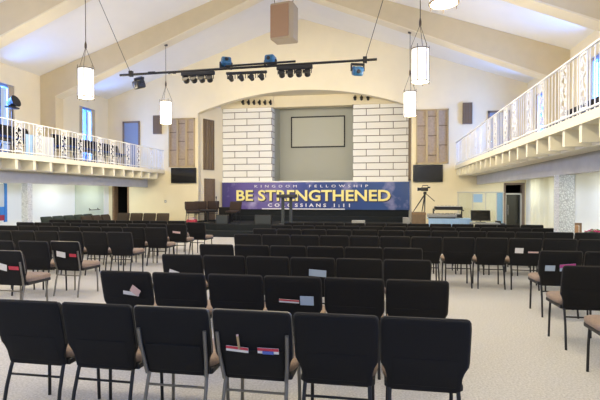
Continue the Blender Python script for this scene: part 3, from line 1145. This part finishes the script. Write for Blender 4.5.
def make_chair(label, frame='black_metal', back='black_fabric', seat='tan_fabric', front='brown_fabric', rim='rim_fabric'):
    t = thing('banquet_chair', label, 'chair')
    bm = loft(BM(), [[Vector((x, 0.092 + y, z)) for x, y in sell(a, b, 5, 24)] for a, b, z in ((.215, .20, .432), (.245, .230, .440), (.252, .236, .465), (.248, .232, .485), (.225, .215, .498), (.15, .14, .503))])
    obj('seat', bm, seat, t, True)
    obj('seat_pan', rbox(BM(), -.235, .235, -.135, .285, .395, .44, .012), 'black_metal', t)
    bm = loft(BM(), chair_back_rings(((.395, .205, .025), (.41, .217, .04), (.49, .222, .045), (.525, .232, .05), (.56, .250, .055), (.60, .253, .058), (.72, .254, .06), (.81, .254, .06), (.845, .250, .058), (.857, .243, .048), (.862, .232, .025))))
    obj('backrest', bm, back, t, True)
    rings = []
    for z, hw_, th_ in ((.50, .19, .03), (.52, .205, .06), (.60, .235, .075), (.72, .24, .07), (.81, .235, .055), (.835, .21, .02)):
        y = back_y(z) + .035
        rings.append([Vector((x, y + yy, z)) for x, yy in sell(hw_, th_ / 2, 4, 20)])
    obj('back_cushion', loft(BM(), rings), front, t, True)
    # back shell rim: metal on bronze chairs, painted catch light on black ones
    path = []
    for s in (-1, 1):
        seg = [(s * .250, .565), (s * .254, .60), (s * .2555, .72), (s * .2555, .81), (s * .252, .845), (s * .244, .858), (s * .232, .864)]
        path += seg if s < 0 else seg[::-1]
    obj('edge_trim', tube(BM(), [(x, back_y(z) - 0.008, z) for x, z in path], .0062, 6), rim, t, True)
    pk = []
    for z, e_ in ((.425, .016), (.43, .022), (.61, .034), (.614, .028)) if frame != 'black_metal' else ((.43, .014), (.435, .018), (.61, .0265), (.613, .022)):
        pk.append([Vector((x, back_y(z) - e_ + yy, z)) for x, yy in sell(.19, .006, 6, 16)])
    obj('book_pocket', loft(BM(), pk), back, t, True)
    for s in (-1, 1):
        obj('leg', tube(BM(), [(s * .20, -.145, .44), (s * .203, -.168, .37), (s * .208, -.205, .24), (s * .216, -.247, 0)], .0125, 8), frame, t, True)
        obj('leg', tube(BM(), [(s * .205, .222, .42), (s * .212, .230, .25), (s * .216, .236, 0)], .0125, 8), frame, t, True)
        if frame != 'black_metal':
            obj('back_upright', tube(BM(), [(s * .205, -.182, .40), (s * .215, back_y(.5) - .032, .5), (s * .222, back_y(.6) - .038, .6), (s * .225, back_y(.72) - .036, .72)], .0125, 8), frame, t, True)
    obj('stretcher', tube(BM(), [(-.205, -.182, .325), (.205, -.182, .325)], .0085, 6), frame, t, True)
    return t


CH = {}
used = set()


def place(kind, x, yback, rz, label, group, z=0.0):
    """x, yback: where the top of the back stands"""
    if kind not in CH:
        CH[kind] = {
            'black': lambda: make_chair(label),
            'bronze': lambda: make_chair(label, 'bronze_metal', rim='bronze_metal'),
            'stage': lambda: make_chair(label, 'black_metal', 'brown_fabric', 'brown_fabric', 'brown_fabric', 'brown_fabric'),
            'green': lambda: make_chair(label, 'black_metal', 'green_fabric', 'green_fabric', 'green_fabric', 'green_fabric'),
            'olive': lambda: make_chair(label, 'black_metal', 'olive_fabric', 'olive_fabric', 'olive_fabric', 'olive_fabric'),
            'navy': lambda: make_chair(label, 'black_metal', 'navy_fabric', 'blue_seat', 'black_fabric', 'navy_fabric'),
        }[kind]()
        o = CH[kind]
        o['group'] = group
    else:
        o = dup(CH[kind], (0, 0, 0), 0, label, group)
    off = Matrix.Rotation(rz, 3, 'Z') @ Vector((0, 0.258, 0))
    o.location = (x + off.x, yback + off.y, z)
    o.rotation_euler = (0, 0, rz)
    return o


ORD = ['first', 'second', 'third', 'fourth', 'fifth', 'sixth', 'seventh', 'eighth', 'ninth', 'tenth', 'eleventh', 'twelfth', 'thirteenth', 'fourteenth', 'fifteenth']
R = {}
GC, GF, GL, GR = 'chairs of the near centre block', 'chairs of the long rows before the stage', 'chairs of the left block', 'chairs of the right block'
near = {'A': (2.84, 'nearest centre row'), 'B': (4.09, 'second centre row from the viewer'), 'C': (5.36, 'third centre row from the viewer'), 'D': (6.55, 'fourth centre row from the viewer')}
extra = {('A', 2): 'bronze', ('A', 3): 'bronze'}
NUDGE = {('A', 3): .010, ('A', 4): .010, ('A', 5): .011, ('B', 2): .015, ('B', 4): .02, ('B', 5): .02, ('B', 3): .01}
for r, (Y, nm) in near.items():
    for i in range(6):
        k = extra.get((r, i), 'black')
        lead = {'black': 'black padded chair', 'bronze': 'bronze-framed black chair'}[k]
        lb = '%s, %s from the left in the %s' % (lead, ORD[i], nm)
        if (r, i) == ('A', 3):
            lb = 'bronze-framed black chair with two red cards, fourth in the nearest centre row'
        R[r, i] = place(k, -2.39 + (0.524 if r == 'A' else 0.53) * i + NUDGE.get((r, i), 0), Y, random.uniform(-.01, .01), lb, GC)
Hx = at(532, 224.7, 12.15).x
far = {'E': (8.36, -2.45, .53, 12), 'F': (9.82, -2.50, .53, 13), 'G': (11.0, -2.39, .53, 12), 'H': (12.15, Hx - .53 * 11, .53, 12)}
fn = {'E': 'first long row past the cross aisle', 'F': 'second long row past the cross aisle', 'G': 'third long row past the cross aisle', 'H': 'farthest long row before the stage'}
for r, (Y, x0, st, n) in far.items():
    for i in range(n):
        R[r, i] = place('black', x0 + st * i, Y, random.uniform(-.008, .008), 'black padded chair, %s from the left in the %s' % (ORD[i], fn[r]), GF)
# left block
R['La', 0] = place('bronze', at(5, 251, 5.36).x, 5.36, -.03, 'bronze-framed black chair, nearest of the left block and cut off at the left', GL)
for i, (px_, k) in enumerate(((-1, 'black'), (33, 'black'), (65, 'bronze'))):
    R['Lb', i] = place(k, at(px_, 242, 6.5 + .04 * i).x, 6.5 + .04 * i, -.05 * (i == 2), '%s, %s from left in the second row of the left block' % ({'black': 'black padded chair', 'bronze': 'bronze-framed black chair'}[k], ORD[i]), GL)
for i in range(6):
    R['Lc', i] = place('black', -7.68 + .53 * i, 8.4, random.uniform(-.01, .01), 'black padded chair, %s from the left in the third row of the left block' % ORD[i], GL)
x1 = at(155.5, 228.2, 9.75).x
for i in range(8):
    R['Ld', i] = place('black', x1 - .53 * (7 - i), 9.75, random.uniform(-.01, .01), 'black padded chair, %s from the left in the fourth row of the left block' % ORD[i], GL)
x1 = at(176.5, 223, 11.0).x
for i in range(9):
    R['Le', i] = place('black', x1 - .53 * (8 - i), 11.0, random.uniform(-.01, .01), 'black padded chair, %s from the left in the fifth row of the left block' % ORD[i], GL)
x1 = at(196, 222, 11.75).x
R['Lf', 9] = place('black', x1, 11.75, -.1, 'black padded chair standing apart at the right end of the left block', GL)
x1 = at(176.5, 219.5, 12.35).x
for i in range(8):
    R['Lf', i] = place('black', x1 - .53 * (7 - i), 12.35, random.uniform(-.01, .01), 'black padded chair, %s from the left in the sixth row of the left block' % ORD[i], GL)
for i in range(5):
    place('green', -11.0 + .0 * i, 13.95 + .56 * i, -PI / 2, 'dark green chair turned sideways under the left balcony, %s from the viewer' % ORD[i], 'dark green chairs under the left balcony')
for i in range(3):
    place('olive', -10.1, 14.75 + .57 * i, -PI / 2, 'olive brown chair turned sideways beside the left block, %s from the viewer' % ORD[i], 'olive brown chairs beyond the left block')
for i in range(4):
    place('olive', -10.2 + .56 * i, 17.35, PI + .05, 'olive brown chair facing the hall by the end wall, %s from the left' % ORD[i], 'olive brown chairs beyond the left block')
# right block
R['R', 0] = place('black', at(590, 267, 5.2).x, 5.2, 0.02, 'black padded chair with tan seat, second nearest in the right block', GR)
R['R', 1] = place('black', at(561, 252, 6.55).x, 6.55, 0.02, 'black padded chair with leaflets, left of two in the right block row behind', GR)
R['R', 2] = place('black', at(561, 252, 6.55).x + .54, 6.55, 0.0, 'black padded chair cut off at the right, beside the chair with leaflets', GR)
R['R', 3] = place('black', 2.03, 4.12, 0.02, 'nearest chair of the right block, only its seat corner and leg showing', GR)
# stage chairs
for px_, Y, rz, lb in ((191, 18.2, PI + .6, 'leftmost brown chair on the stage, turned towards the centre'), (200.5, 19.15, PI + .3, 'second brown chair from the left on the stage'), (213.5, 19.85, PI + .15, 'third brown chair on the stage, behind the round table'), (236, 18.7, PI - .1, 'brown chair on the stage right of the black amplifier')):
    place('stage', at(px_, 203, Y).x, Y, rz, lb, 'brown chairs on the stage', SZ)
# balcony chairs
for i, y in enumerate((10.55, 11.1, 11.65, 12.2, 13.75, 14.3, 14.85, 15.4, 15.95, 16.5, 17.05)):
    place('navy', -10.45, y, -PI / 2, 'dark navy chair behind the left balcony railing, %s from the viewer' % ORD[i], 'dark chairs on the left balcony', BZ)
for i in range(9):
    place('navy', 4.35, 7.6 + .56 * i, PI / 2, 'dark navy chair behind the right balcony railing, %s from the viewer' % ORD[i], 'dark chairs on the right balcony', BZ + DZR)

# ---- leaflets in the chair pockets (things of their own)
def leaflet(ch, x, z, w, h, m, label, tilt=0.0, m2=None, name='leaflet', dy=0.0):
    M = Matrix.Translation(ch.location) @ Matrix.Rotation(ch.rotation_euler.z, 4, 'Z')
    o = thing(name, label, 'leaflet', (0, 0, 0), 0, 'leaflets left on the chairs')
    p = M @ Vector((x, back_y(z) - 0.052 - dy, z))
    o.location = p
    o.rotation_euler = (0.235, tilt, ch.rotation_euler.z)
    obj('sheet', box(BM(), -w / 2, w / 2, -.002, .002, -h / 2, h / 2), m, o)
    if m2:
        obj('printed_band', box(BM(), -w / 2, w / 2, -.0035, -.002, 0, h / 2), m2, o)
    return o


leaflet(R['A', 3], -.095, .615, .145, .035, 'paper_white', 'red and white card at left in the pocket of a near chair', .06, 'paper_red')
leaflet(R['A', 3], .105, .615, .135, .038, 'paper_white', 'red, white and blue card at right in the pocket of a near chair', .0, 'paper_red')
leaflet(R['A', 3], .105, .604, .07, .02, 'paper_blue', 'small blue slip tucked in front of the right pocket card', .0, dy=.006)
o = thing('pencil', 'short wooden pencil standing in the pocket above the red card', 'pencil', (0, 0, 0))
ch = R['A', 3]
M = Matrix.Translation(ch.location) @ Matrix.Rotation(ch.rotation_euler.z, 4, 'Z')
o.location = M @ Vector((-.085, back_y(.66) - .05, .66))
o.rotation_euler = (0, -.15, 0)
obj('shaft', tube(BM(), [(0, 0, -.04), (0, 0, .04)], .008, 6), 'pencil_wood', o)
obj('eraser', tube(BM(), [(0, 0, .04), (0, 0, .05)], .008, 6), 'paper_pink', o)
leaflet(R['B', 0], .06, .66, .16, .035, 'paper_white', 'white leaflet in the pocket of the leftmost second-row chair', .1)
leaflet(R['B', 0], .11, .69, .10, .07, 'paper_pink', 'pink leaflet leaning above the white one on a second-row chair', .6, dy=.006)
leaflet(R['B', 3], -.03, .645, .18, .03, 'paper_white', 'red card in the pocket of a second-row chair', .03, 'paper_red')
leaflet(R['B', 3], .13, .655, .12, .085, 'paper_sky', 'pale blue card beside the red one on a second-row chair', .0)
leaflet(R['C', 0], -.10, .63, .13, .09, 'paper_white', 'white folded leaflet on the leftmost third-row chair', .3, dy=.012)
leaflet(R['C', 0], .14, .615, .12, .05, 'paper_red', 'red leaflet on the leftmost third-row chair', .1)
leaflet(R['C', 3], .06, .69, .20, .08, 'paper_sky', 'pale blue card on the fourth chair of the third row', .06)
leaflet(R['La', 0], -.04, .65, .14, .09, 'paper_white', 'white leaflet on the nearest left-block chair', .2)
leaflet(R['La', 0], .13, .64, .15, .05, 'paper_red', 'red leaflet on the nearest left-block chair', .02)
leaflet(R['Lb', 2], -.07, .66, .16, .09, 'paper_white', 'white leaflet on the bronze chair in the second left row', .15)
leaflet(R['Lb', 2], .14, .65, .12, .05, 'paper_red', 'red leaflet on the bronze chair in the second left row', .02)
leaflet(R['E', 9], -.10, .66, .13, .09, 'paper_white', 'white card on a chair of the first long row at right', .02)
leaflet(R['E', 9], .12, .635, .16, .025, 'paper_pink', 'pink card on a chair of the first long row at right', .0)
leaflet(R['R', 1], -.13, .64, .12, .075, 'paper_sky', 'pale blue card on the right-block chair with leaflets', .0)
leaflet(R['R', 1], .08, .655, .19, .09, 'paper_sky', 'magenta and blue leaflet on the right-block chair', -.1, 'paper_magenta')
leaflet(R['Le', 8], .0, .66, .20, .05, 'paper_pink', 'pale leaflet on the end chair of the fifth left row', .1)

# ------------------------------------------------------------------ equipment at right front
TY = 16.2
c = at(418.5, 217, TY)
bm = BM()
rbox(bm, -.22, .22, -.2, .2, 0, 1.02, .015)
t = thing('wooden_crate', 'brown wooden crate under the video camera tripod', 'crate', (c.x, TY, 0))
obj('body', bm, 'door_brown', t)
bm = BM()
for z in (.05, .5, .94):
    box(bm, -.225, .225, -.212, -.2, z, z + .05)
obj('batten', bm, 'wood_brown', t)
cx = at(425, 190, TY - .02).x
ZB = 1.02
t = thing('camera_tripod', 'black tripod standing over the wooden crate', 'tripod', (c.x, TY, ZB))
dx = cx - c.x
apex = Vector((dx, 0, 1.63 - ZB))
for fx, fy in ((-.18, -.12), (.19, -.14), (dx * .6, .17)):
    obj('leg', tube(BM(), [apex + Vector((0, 0, -.02)), (fx * 1.0, fy, 0.01)], .018, 8, rad=[.024, .014]), 'black_metal', t, True)
obj('head', rbox(BM(), dx - .05, dx + .05, -.05, .05, 1.63 - ZB - .03, 1.70 - ZB, .015), 'black_plastic', t)
obj('pan_handle', tube(BM(), [(dx, 0, 1.66 - ZB), (dx + .30, -.12, 1.38 - ZB)], .012, 8), 'black_metal', t, True)
t = thing('video_camera', 'dark video camera on the tripod beside the right television', 'camera', (cx, TY, 1.703), 0.0)
t.scale = (.78, .8, 1.05)
obj('body', rbox(BM(), -.17, .13, -.06, .06, .01, .13, .02), 'black_plastic', t, True)
tmp = lathe(BM(), [(.045, 0), (.05, .1), (.06, .16)], 14)
bmesh.ops.transform(tmp, matrix=T((-.15, 0, .07)) @ Matrix.Rotation(-PI / 2, 4, 'Y'), verts=tmp.verts)
obj('lens', tmp, 'lens_glass', t, True)
obj('handle', tube(BM(), [(-.12, 0, .12), (-.10, 0, .19), (.12, 0, .19), (.13, 0, .12)], .014, 8), 'black_plastic', t, True)
obj('viewfinder', rbox(BM(), .10, .22, -.03, .03, .10, .15, .01), 'black_plastic', t, True)

# table with pale blue cloth
c0, c1 = at(428, 218, TY), at(469, 218, TY)
tx, tw = (c0.x + c1.x) / 2, (c1.x - c0.x) / 2
t = thing('folding_table', 'folding table under the pale blue cloth by the right wall', 'table', (tx, TY, 0))
obj('tabletop', box(BM(), -tw, tw, -.35, .35, .78, .81), 'gray_plastic', t)
for sx in (-1, 1):
    for sy in (-1, 1):
        obj('leg', tube(BM(), [(sx * (tw - .1), sy * .28, 0), (sx * (tw - .1), sy * .28, .78)], .015, 8), 'black_metal', t, True)
bm = BM()
box(bm, -tw - .02, tw + .02, -.37, .37, .812, .822)
for q in range(24):
    x_a = -tw - .02 + (2 * tw + .04) * q / 24
    x_b = -tw - .02 + (2 * tw + .04) * (q + 1) / 24
    yo = -.375 - .015 * math.sin(q * 1.3)
    yo2 = -.375 - .015 * math.sin((q + 1) * 1.3)
    vs = [bm.verts.new(p) for p in ((x_a, -.37, .82), (x_b, -.37, .82), (x_b, yo2, .54), (x_a, yo, .54))]
    bm.faces.new(vs)
o = tag(obj('table_cloth', bm, 'cloth_blue'), 'pale blue cloth over the equipment table', 'tablecloth')
o.location = (tx, TY, 0)


def keyboard(x, y, z, w, label, mtop):
    t = thing('keyboard', label, 'keyboard', (x, y, z), 0, 'keyboards stacked at the right')
    obj('body', rbox(BM(), -w, w, -.15, .15, -.03, .085, .012), mtop, t)
    obj('key_bed', box(BM(), -w + .06, w - .06, -.155, -.02, .085, .10), 'paper_white', t)
    bm = BM()
    n = 22
    for q in range(n):
        if q % 7 in (2, 6):
            continue
        xx = -w + .06 + (2 * w - .12) * (q + 1) / n
        box(bm, xx - .008, xx + .008, -.10, -.02, .10, .112)
    obj('black_keys', bm, 'black_plastic', t)


kx = at(449, 208, TY).x
t = thing('keyboard_stand', 'two-tier black keyboard stand behind the blue cloth', 'stand', (kx, TY + .15, .822))
for s in (-1, 1):
    obj('leg', box(BM(), s * .42 - .02, s * .42 + .02, -.12, .16, 0, .02), 'black_metal', t)
    obj('upright', box(BM(), s * .46 - .02, s * .46 + .02, .22, .26, 0, .30), 'black_metal', t)
    obj('upper_arm', box(BM(), s * .46 - .02, s * .46 + .02, -.12, .26, .235, .265), 'black_metal', t)
keyboard(at(446, 214, TY).x, TY + .12, .873, .50, 'lower dark keyboard on the stand over the blue cloth', 'black_plastic')
keyboard(kx, TY + .18, 1.119, .44, 'upper grey keyboard on the top tier of the stand', 'black_plastic')

t = thing('mixing_console', 'pale grey mixing console lying on the blue table cloth', 'mixer', (at(441, 214, TY).x, TY - .19, .823))
Mx = T((0, 0, .05)) @ Matrix.Rotation(.12, 4, 'X')
obj('case', rbox(BM(), -.46, .46, -.13, .13, 0, .09, .015, Mx), 'gray_plastic', t)
bm = BM()
for q in range(18):
    box(bm, -.40 + q * .046, -.385 + q * .046, -.09, .08, .09, .10, Mx)
obj('fader_strip', bm, 'black_plastic', t)
obj('foot', box(BM(), -.42, .42, -.10, .10, 0, .07), 'black_plastic', t)
# tilted monitor
c = at(480.5, 216, 15.6)
t = thing('computer_monitor', 'black tilted monitor right of the keyboards', 'monitor', (c.x, 15.6, .722), -.1)
Mx = T((0, 0, .22)) @ Matrix.Rotation(-.35, 4, 'X')
obj('casing', rbox(BM(), -.29, .29, -.02, .03, -.17, .17, .01, Mx), 'black_plastic', t)
obj('screen', box(BM(), -.265, .265, -.026, -.019, -.145, .145, Mx), 'screen_black', t)
obj('stand', tube(BM(), [(0, .03, .2), (0, .08, .03)], .02), 'black_metal', t, True)
obj('base', box(BM(), -.15, .15, -.02, .13, 0, .015), 'black_plastic', t)
t = thing('equipment_desk', 'small dark desk carrying the tilted monitor', 'desk', (c.x + .1, 15.65, 0))
obj('desktop', box(BM(), -.4, .42, -.25, .12, .68, .72), 'gray_plastic', t)
for sx in (-.37, .38):
    for sy in (-.2, .09):
        obj('leg', box(BM(), sx - .02, sx + .02, sy - .02, sy + .02, 0, .68), 'black_metal', t)

# clear acrylic shield
GY = 17.2
g0, g1 = at(458, 192, GY).x, at(503, 192, GY).x
t = thing('acrylic_shield', 'clear and blue acrylic shield with top bar beside the right door', 'screen', (g0, GY, 0))
gw = g1 - g0
obj('top_bar', rbox(BM(), -.03, gw + .03, -.05, .05, 1.66, 1.70, .01), 'header_gray', t)
xs = [0, gw * .33, gw * .62, gw * .86, gw]
for q in range(4):
    obj('acrylic_pane', box(BM(), xs[q] + .01, xs[q + 1] - .01, -.006, .006, .08, 1.66), ['clear_acrylic', 'clear_acrylic', 'clear_acrylic', 'blue_glass'][q], t)
for q in range(5):
    obj('post', box(BM(), xs[q] - .012, xs[q] + .012, -.015, .015, 0, 1.66), 'header_gray', t)
obj('blue_film', box(BM(), xs[1] + .02, xs[1] + .32, -.012, -.007, 1.33, 1.62), 'cloth_blue', t)  # blue patch high on the second pane
# small gear behind the row
for q, (px_, h_, lb) in enumerate(((498, .74, 'tall black speaker stack left of the right door'), (502.5, .66, 'short black speaker left of the right door'))):
    c = at(px_, 216, 16.4)
    t = thing('floor_speaker', lb, 'speaker', (c.x, 16.4, 0), 0, 'black speakers beside the right door')
    obj('cabinet', rbox(BM(), -.075, .075, -.1, .1, 0, h_, .01), 'black_plastic', t)
    obj('driver', lathe(BM(), [(.05, 0), (.055, .005), (.02, .01)], 14), 'gray_plastic', t, True, loc=(0, -.1, h_ - .12), rot=(PI / 2, 0, 0))

# curtains on the right aisle wall
def curtain(y0, y1, label, m):
    bm = BM()
    n = 60
    v = []
    for k in range(n + 1):
        y = y0 + (y1 - y0) * k / n
        x = XR - 0.10 + 0.035 * math.sin(k * 0.85)
        v.append((bm.verts.new((x, y, 0.03)), bm.verts.new((x, y, 2.2)), bm.verts.new((x + .01, y, 2.2)), bm.verts.new((x + .01, y, 0.03))))
    for k in range(n):
        for q in range(4):
            bm.faces.new((v[k][q], v[k + 1][q], v[k + 1][(q + 1) % 4], v[k][(q + 1) % 4]))
    o = obj('curtain', bm, m, None, True)
    return tag(o, label, 'curtain')


curtain(14.9, 18.9, 'pale cream curtain hanging on the aisle wall beside the right door', 'curtain_cream')

# armchair near the right column
AY = 12.4
c = at(570, 228, AY)
t = thing('armchair', 'wooden armchair with tan back near the right column', 'chair', (c.x, AY, 0), PI - .25)
obj('seat', rbox(BM(), -.25, .25, -.22, .25, .38, .46, .03), 'tan_leather', t)
obj('back_pad', rbox(BM(), -.21, .21, -.27, -.22, .5, .84, .02), 'tan_leather', t)
bm = BM()
for s in (-1, 1):
    box(bm, s * .25 - .025, s * .25 + .025, -.29, -.24, 0, .90)
box(bm, -.27, .27, -.29, -.24, .84, .90)
obj('back_frame', bm, 'wood_brown', t)
for s in (-1, 1):
    obj('leg', box(BM(), s * .25 - .022, s * .25 + .022, .2, .245, 0, .64), 'wood_brown', t)
    obj('armrest', rbox(BM(), s * .25 - .03, s * .25 + .03, -.25, .28, .64, .68, .01), 'wood_brown', t)
# pink flowers on a stand
FYY = 11.2
c = at(594, 230, FYY)
t = thing('plant_stand', 'small white stand under the pink flowers at the right edge', 'stand', (c.x, FYY, 0))
obj('top', rbox(BM(), -.28, .28, -.28, .28, .52, .55, .01), 'white_paint', t)
for sx in (-.24, .24):
    for sy in (-.24, .24):
        obj('leg', box(BM(), sx - .02, sx + .02, sy - .02, sy + .02, 0, .52), 'white_paint', t)
t = thing('potted_flowers', 'pink flowers in a pot at the right edge under the balcony', 'flowers', (c.x, FYY, .552))
obj('pot', lathe(BM(), [(.09, 0), (.12, .12), (.125, .14), (.1, .14)], 16), 'white_paint', t, True)
bm = BM()
for q in range(26):
    a, r_ = random.uniform(0, 2 * PI), random.uniform(.02, .22)
    M = T((r_ * math.cos(a), r_ * math.sin(a), .16 + random.uniform(0, .1))) @ Euler((random.uniform(-.6, .6), random.uniform(-.6, .6), a)).to_matrix().to_4x4() @ Matrix.Diagonal((1.6, .7, .12, 1))
    bmesh.ops.create_uvsphere(bm, u_segments=8, v_segments=6, radius=.05, matrix=M)
obj('leaves', bm, 'leaf_green', t, True)
bm = BM()
for q in range(16):
    a, r_ = random.uniform(0, 2 * PI), random.uniform(.02, .2)
    ctr = Vector((r_ * math.cos(a), r_ * math.sin(a), .25 + random.uniform(-.03, .03)))
    for w in range(6):
        M = T(ctr) @ Matrix.Rotation(w * PI / 3, 4, 'Z') @ T((.035, 0, 0)) @ Matrix.Rotation(-.35, 4, 'Y') @ Matrix.Diagonal((1.6, .8, .2, 1))
        bmesh.ops.create_uvsphere(bm, u_segments=8, v_segments=5, radius=.026, matrix=M)
obj('petals', bm, 'petal_pink', t, True)

# left aisle wall: panel, grab rail, poster, door frame bits
def on_left_wall(px):
    d = FW + RT * ((px - 300) / F)
    return d.y / d.x * (XL + .03)


ya, yb = on_left_wall(75), on_left_wall(103)
t = thing('wall_panel', 'pale green flush panel on the white wall under the left balcony', 'wall panel', (XL + .03, 0, 0))
obj('board', box(BM(), 0, .03, ya, yb, .02, 2.15), 'green_panel', t)
obj('edge_strip', box(BM(), 0, .045, yb, yb + .08, .02, 2.15), 'white_paint', t)
yc, yd = on_left_wall(87), on_left_wall(98)
t = thing('grab_rail', 'thin dark grab rail on the pale green panel', 'rail', (XL + .062, 0, 0))
obj('bar', tube(BM(), [(.07, yc, .95), (.07, yd, .95)], .014, 8), 'black_metal', t, True)
for yy in (yc + .1, yd - .1):
    obj('bracket', tube(BM(), [(0, yy, 1.02), (.07, yy, .95)], .014, 8), 'black_metal', t, True)
ye = on_left_wall(3.5)
t = thing('wall_poster', 'white, blue and red poster on the aisle wall at the far left', 'poster', (XL + .03, ye, 0))
obj('sheet', box(BM(), 0, .03, -1.2, 0, .75, 1.95), 'poster_white', t)
obj('blue_band', box(BM(), .03, .036, -1.2, 0, .93, 1.2), 'poster_blue', t)
obj('red_band', box(BM(), .03, .036, -1.2, 0, .75, .93), 'poster_red', t)
obj('edge', box(BM(), 0, .05, 0, .10, .7, 1.97), 'poster_blue', t)
c = at(165.5, 201.5, YB)
t = thing('wall_socket', 'small white switch plate on the end wall left of the stage', 'switch', (c.x, YB, c.z - .05))
obj('plate', rbox(BM(), -.05, .05, -.012, 0, 0, .11, .004), 'gray_plastic', t)
obj('rocker', box(BM(), -.015, .015, -.018, -.012, .035, .075), 'white_paint', t)

# left balcony extras: white sheet on the railing, lamp stand by the window
ya, yb = 11.9, 12.75
t = tag(obj('white_sheet', box(BM(), EL - .22, EL - .20, ya, yb, BZ + .02, BZ + .62), 'poster_white'), 'white board standing behind the left balcony railing', 'board')
t = tag(obj('blue_board', box(BM(), EL - .22, EL - .20, ya - .28, ya - .02, BZ + .02, BZ + .60), 'cloth_blue'), 'blue board standing beside the white one behind the left railing', 'board')
c = at(9, 105, 13.45)
lx = -11.9
t = thing('stage_lamp_stand', 'black lamp on a stand before the left balcony window', 'lamp', (lx, 13.55, BZ))
obj('pole', tube(BM(), [(0, 0, .02), (0, 0, 1.75)], .02), 'black_metal', t, True)
for k in range(3):
    a = k * 2 * PI / 3
    obj('foot', tube(BM(), [(0, 0, .25), (.28 * math.cos(a), .28 * math.sin(a), 0.01)], .014), 'black_metal', t, True)
tmp = lathe(BM(), [(.06, -.15), (.13, -.1), (.16, .08), (.20, .16)], 16)
bmesh.ops.transform(tmp, matrix=T((0, 0, 1.9)) @ Matrix.Rotation(1.2, 4, 'Y'), verts=tmp.verts)
obj('lamp_head', tmp, 'black_plastic', t, True)
obj('arm', rbox(BM(), -.1, .1, -.22, .22, 1.72, 1.78, .02), 'black_plastic', t)

# ------------------------------------------------------------------ lights
def area(name, loc, rot, sx, sy, power, col):
    l = bpy.data.lights.new(name, 'AREA')
    l.shape = 'RECTANGLE'
    l.size, l.size_y = sx, sy
    l.energy = power
    l.color = col
    o = bpy.data.objects.new(name, l)
    COL.objects.link(o)
    o.location = loc
    o.rotation_euler = rot
    return o


for y in WINY:
    area('daylight', (XL - 0.45, y, 4.15), (0, -PI / 2, 0), 2.2, 1.0, 1450, (0.13, 0.33, 1.0))
    area('daylight', (XR + 0.45, y, 4.15), (0, PI / 2, 0), 2.2, 1.0, 1850, (0.13, 0.33, 1.0))
# fluorescent troffers in the aisle soffits
nt_ = 0
for sd, x in (('left', -11.4), ('right', 4.6)):
    for q, y in enumerate((6.5, 9.6, 12.7, 15.8, 18.4)):
        t = thing('ceiling_light', '%s fluorescent ceiling light from the viewer over the %s aisle' % (ORD[q], sd), 'ceiling light', (x, y, 2.28), 0, 'fluorescent lights over the side aisles')
        obj('frame', box(BM(), -.17, .17, -.62, .62, -.03, 0), 'white_metal', t)
        obj('diffuser', box(BM(), -.14, .14, -.59, .59, -.036, -.03), 'lamp_panel', t)
        area('aisle_light', (x, y, 2.22), (0, 0, 0), .28, 1.18, 58, (0.95, 1.0, 0.97))
# recessed downlights on the frames
for fy in FY[:4]:
    for q, x in enumerate((-6.2, -0.7)):
        zz = ceil_z(x) - (0.45 + 0.062 * abs(x - XC))
        l = bpy.data.lights.new('downlight', 'SPOT')
        l.energy = 700
        l.color = (1.0, 0.84, 0.58)
        l.spot_size = 2.3
        l.spot_blend = 0.9
        l.shadow_soft_size = 0.15
        o = bpy.data.objects.new('downlight', l)
        COL.objects.link(o)
        o.location = (x, fy + FT / 2, zz - .12)
# stage wash from the bar towards the block walls
for x in (-6.0, -3.43, -1.0):
    l = bpy.data.lights.new('stage_wash', 'SPOT')
    l.energy = 1300
    l.color = (1.0, 0.90, 0.72)
    l.spot_size = 1.5
    l.spot_blend = 0.8
    l.shadow_soft_size = 0.2
    o = bpy.data.objects.new('stage_wash', l)
    COL.objects.link(o)
    o.location = (x, BY, 4.6)
    o.rotation_euler = (Vector((x * .7 - 1.2, 20.5, 3.3)) - Vector((x, BY, 4.6))).to_track_quat('-Z', 'Y').to_euler()

w = bpy.data.worlds.new('sky')
S.world = w
w.use_nodes = True
bg = w.node_tree.nodes['Background']
bg.inputs['Color'].default_value = (0.74, 0.85, 1.0, 1)
bg.inputs['Strength'].default_value = 1.9

vs = S.view_settings
vs.view_transform = 'Standard'
vs.look = 'None'
vs.gamma = 1
vs.use_curve_mapping = False
vs.exposure = -1.33
S.cycles.use_denoising = True
S.cycles.max_bounces = 8
S.cycles.diffuse_bounces = 5
S.cycles.transparent_max_bounces = 12
S.cycles.sample_clamp_indirect = 6
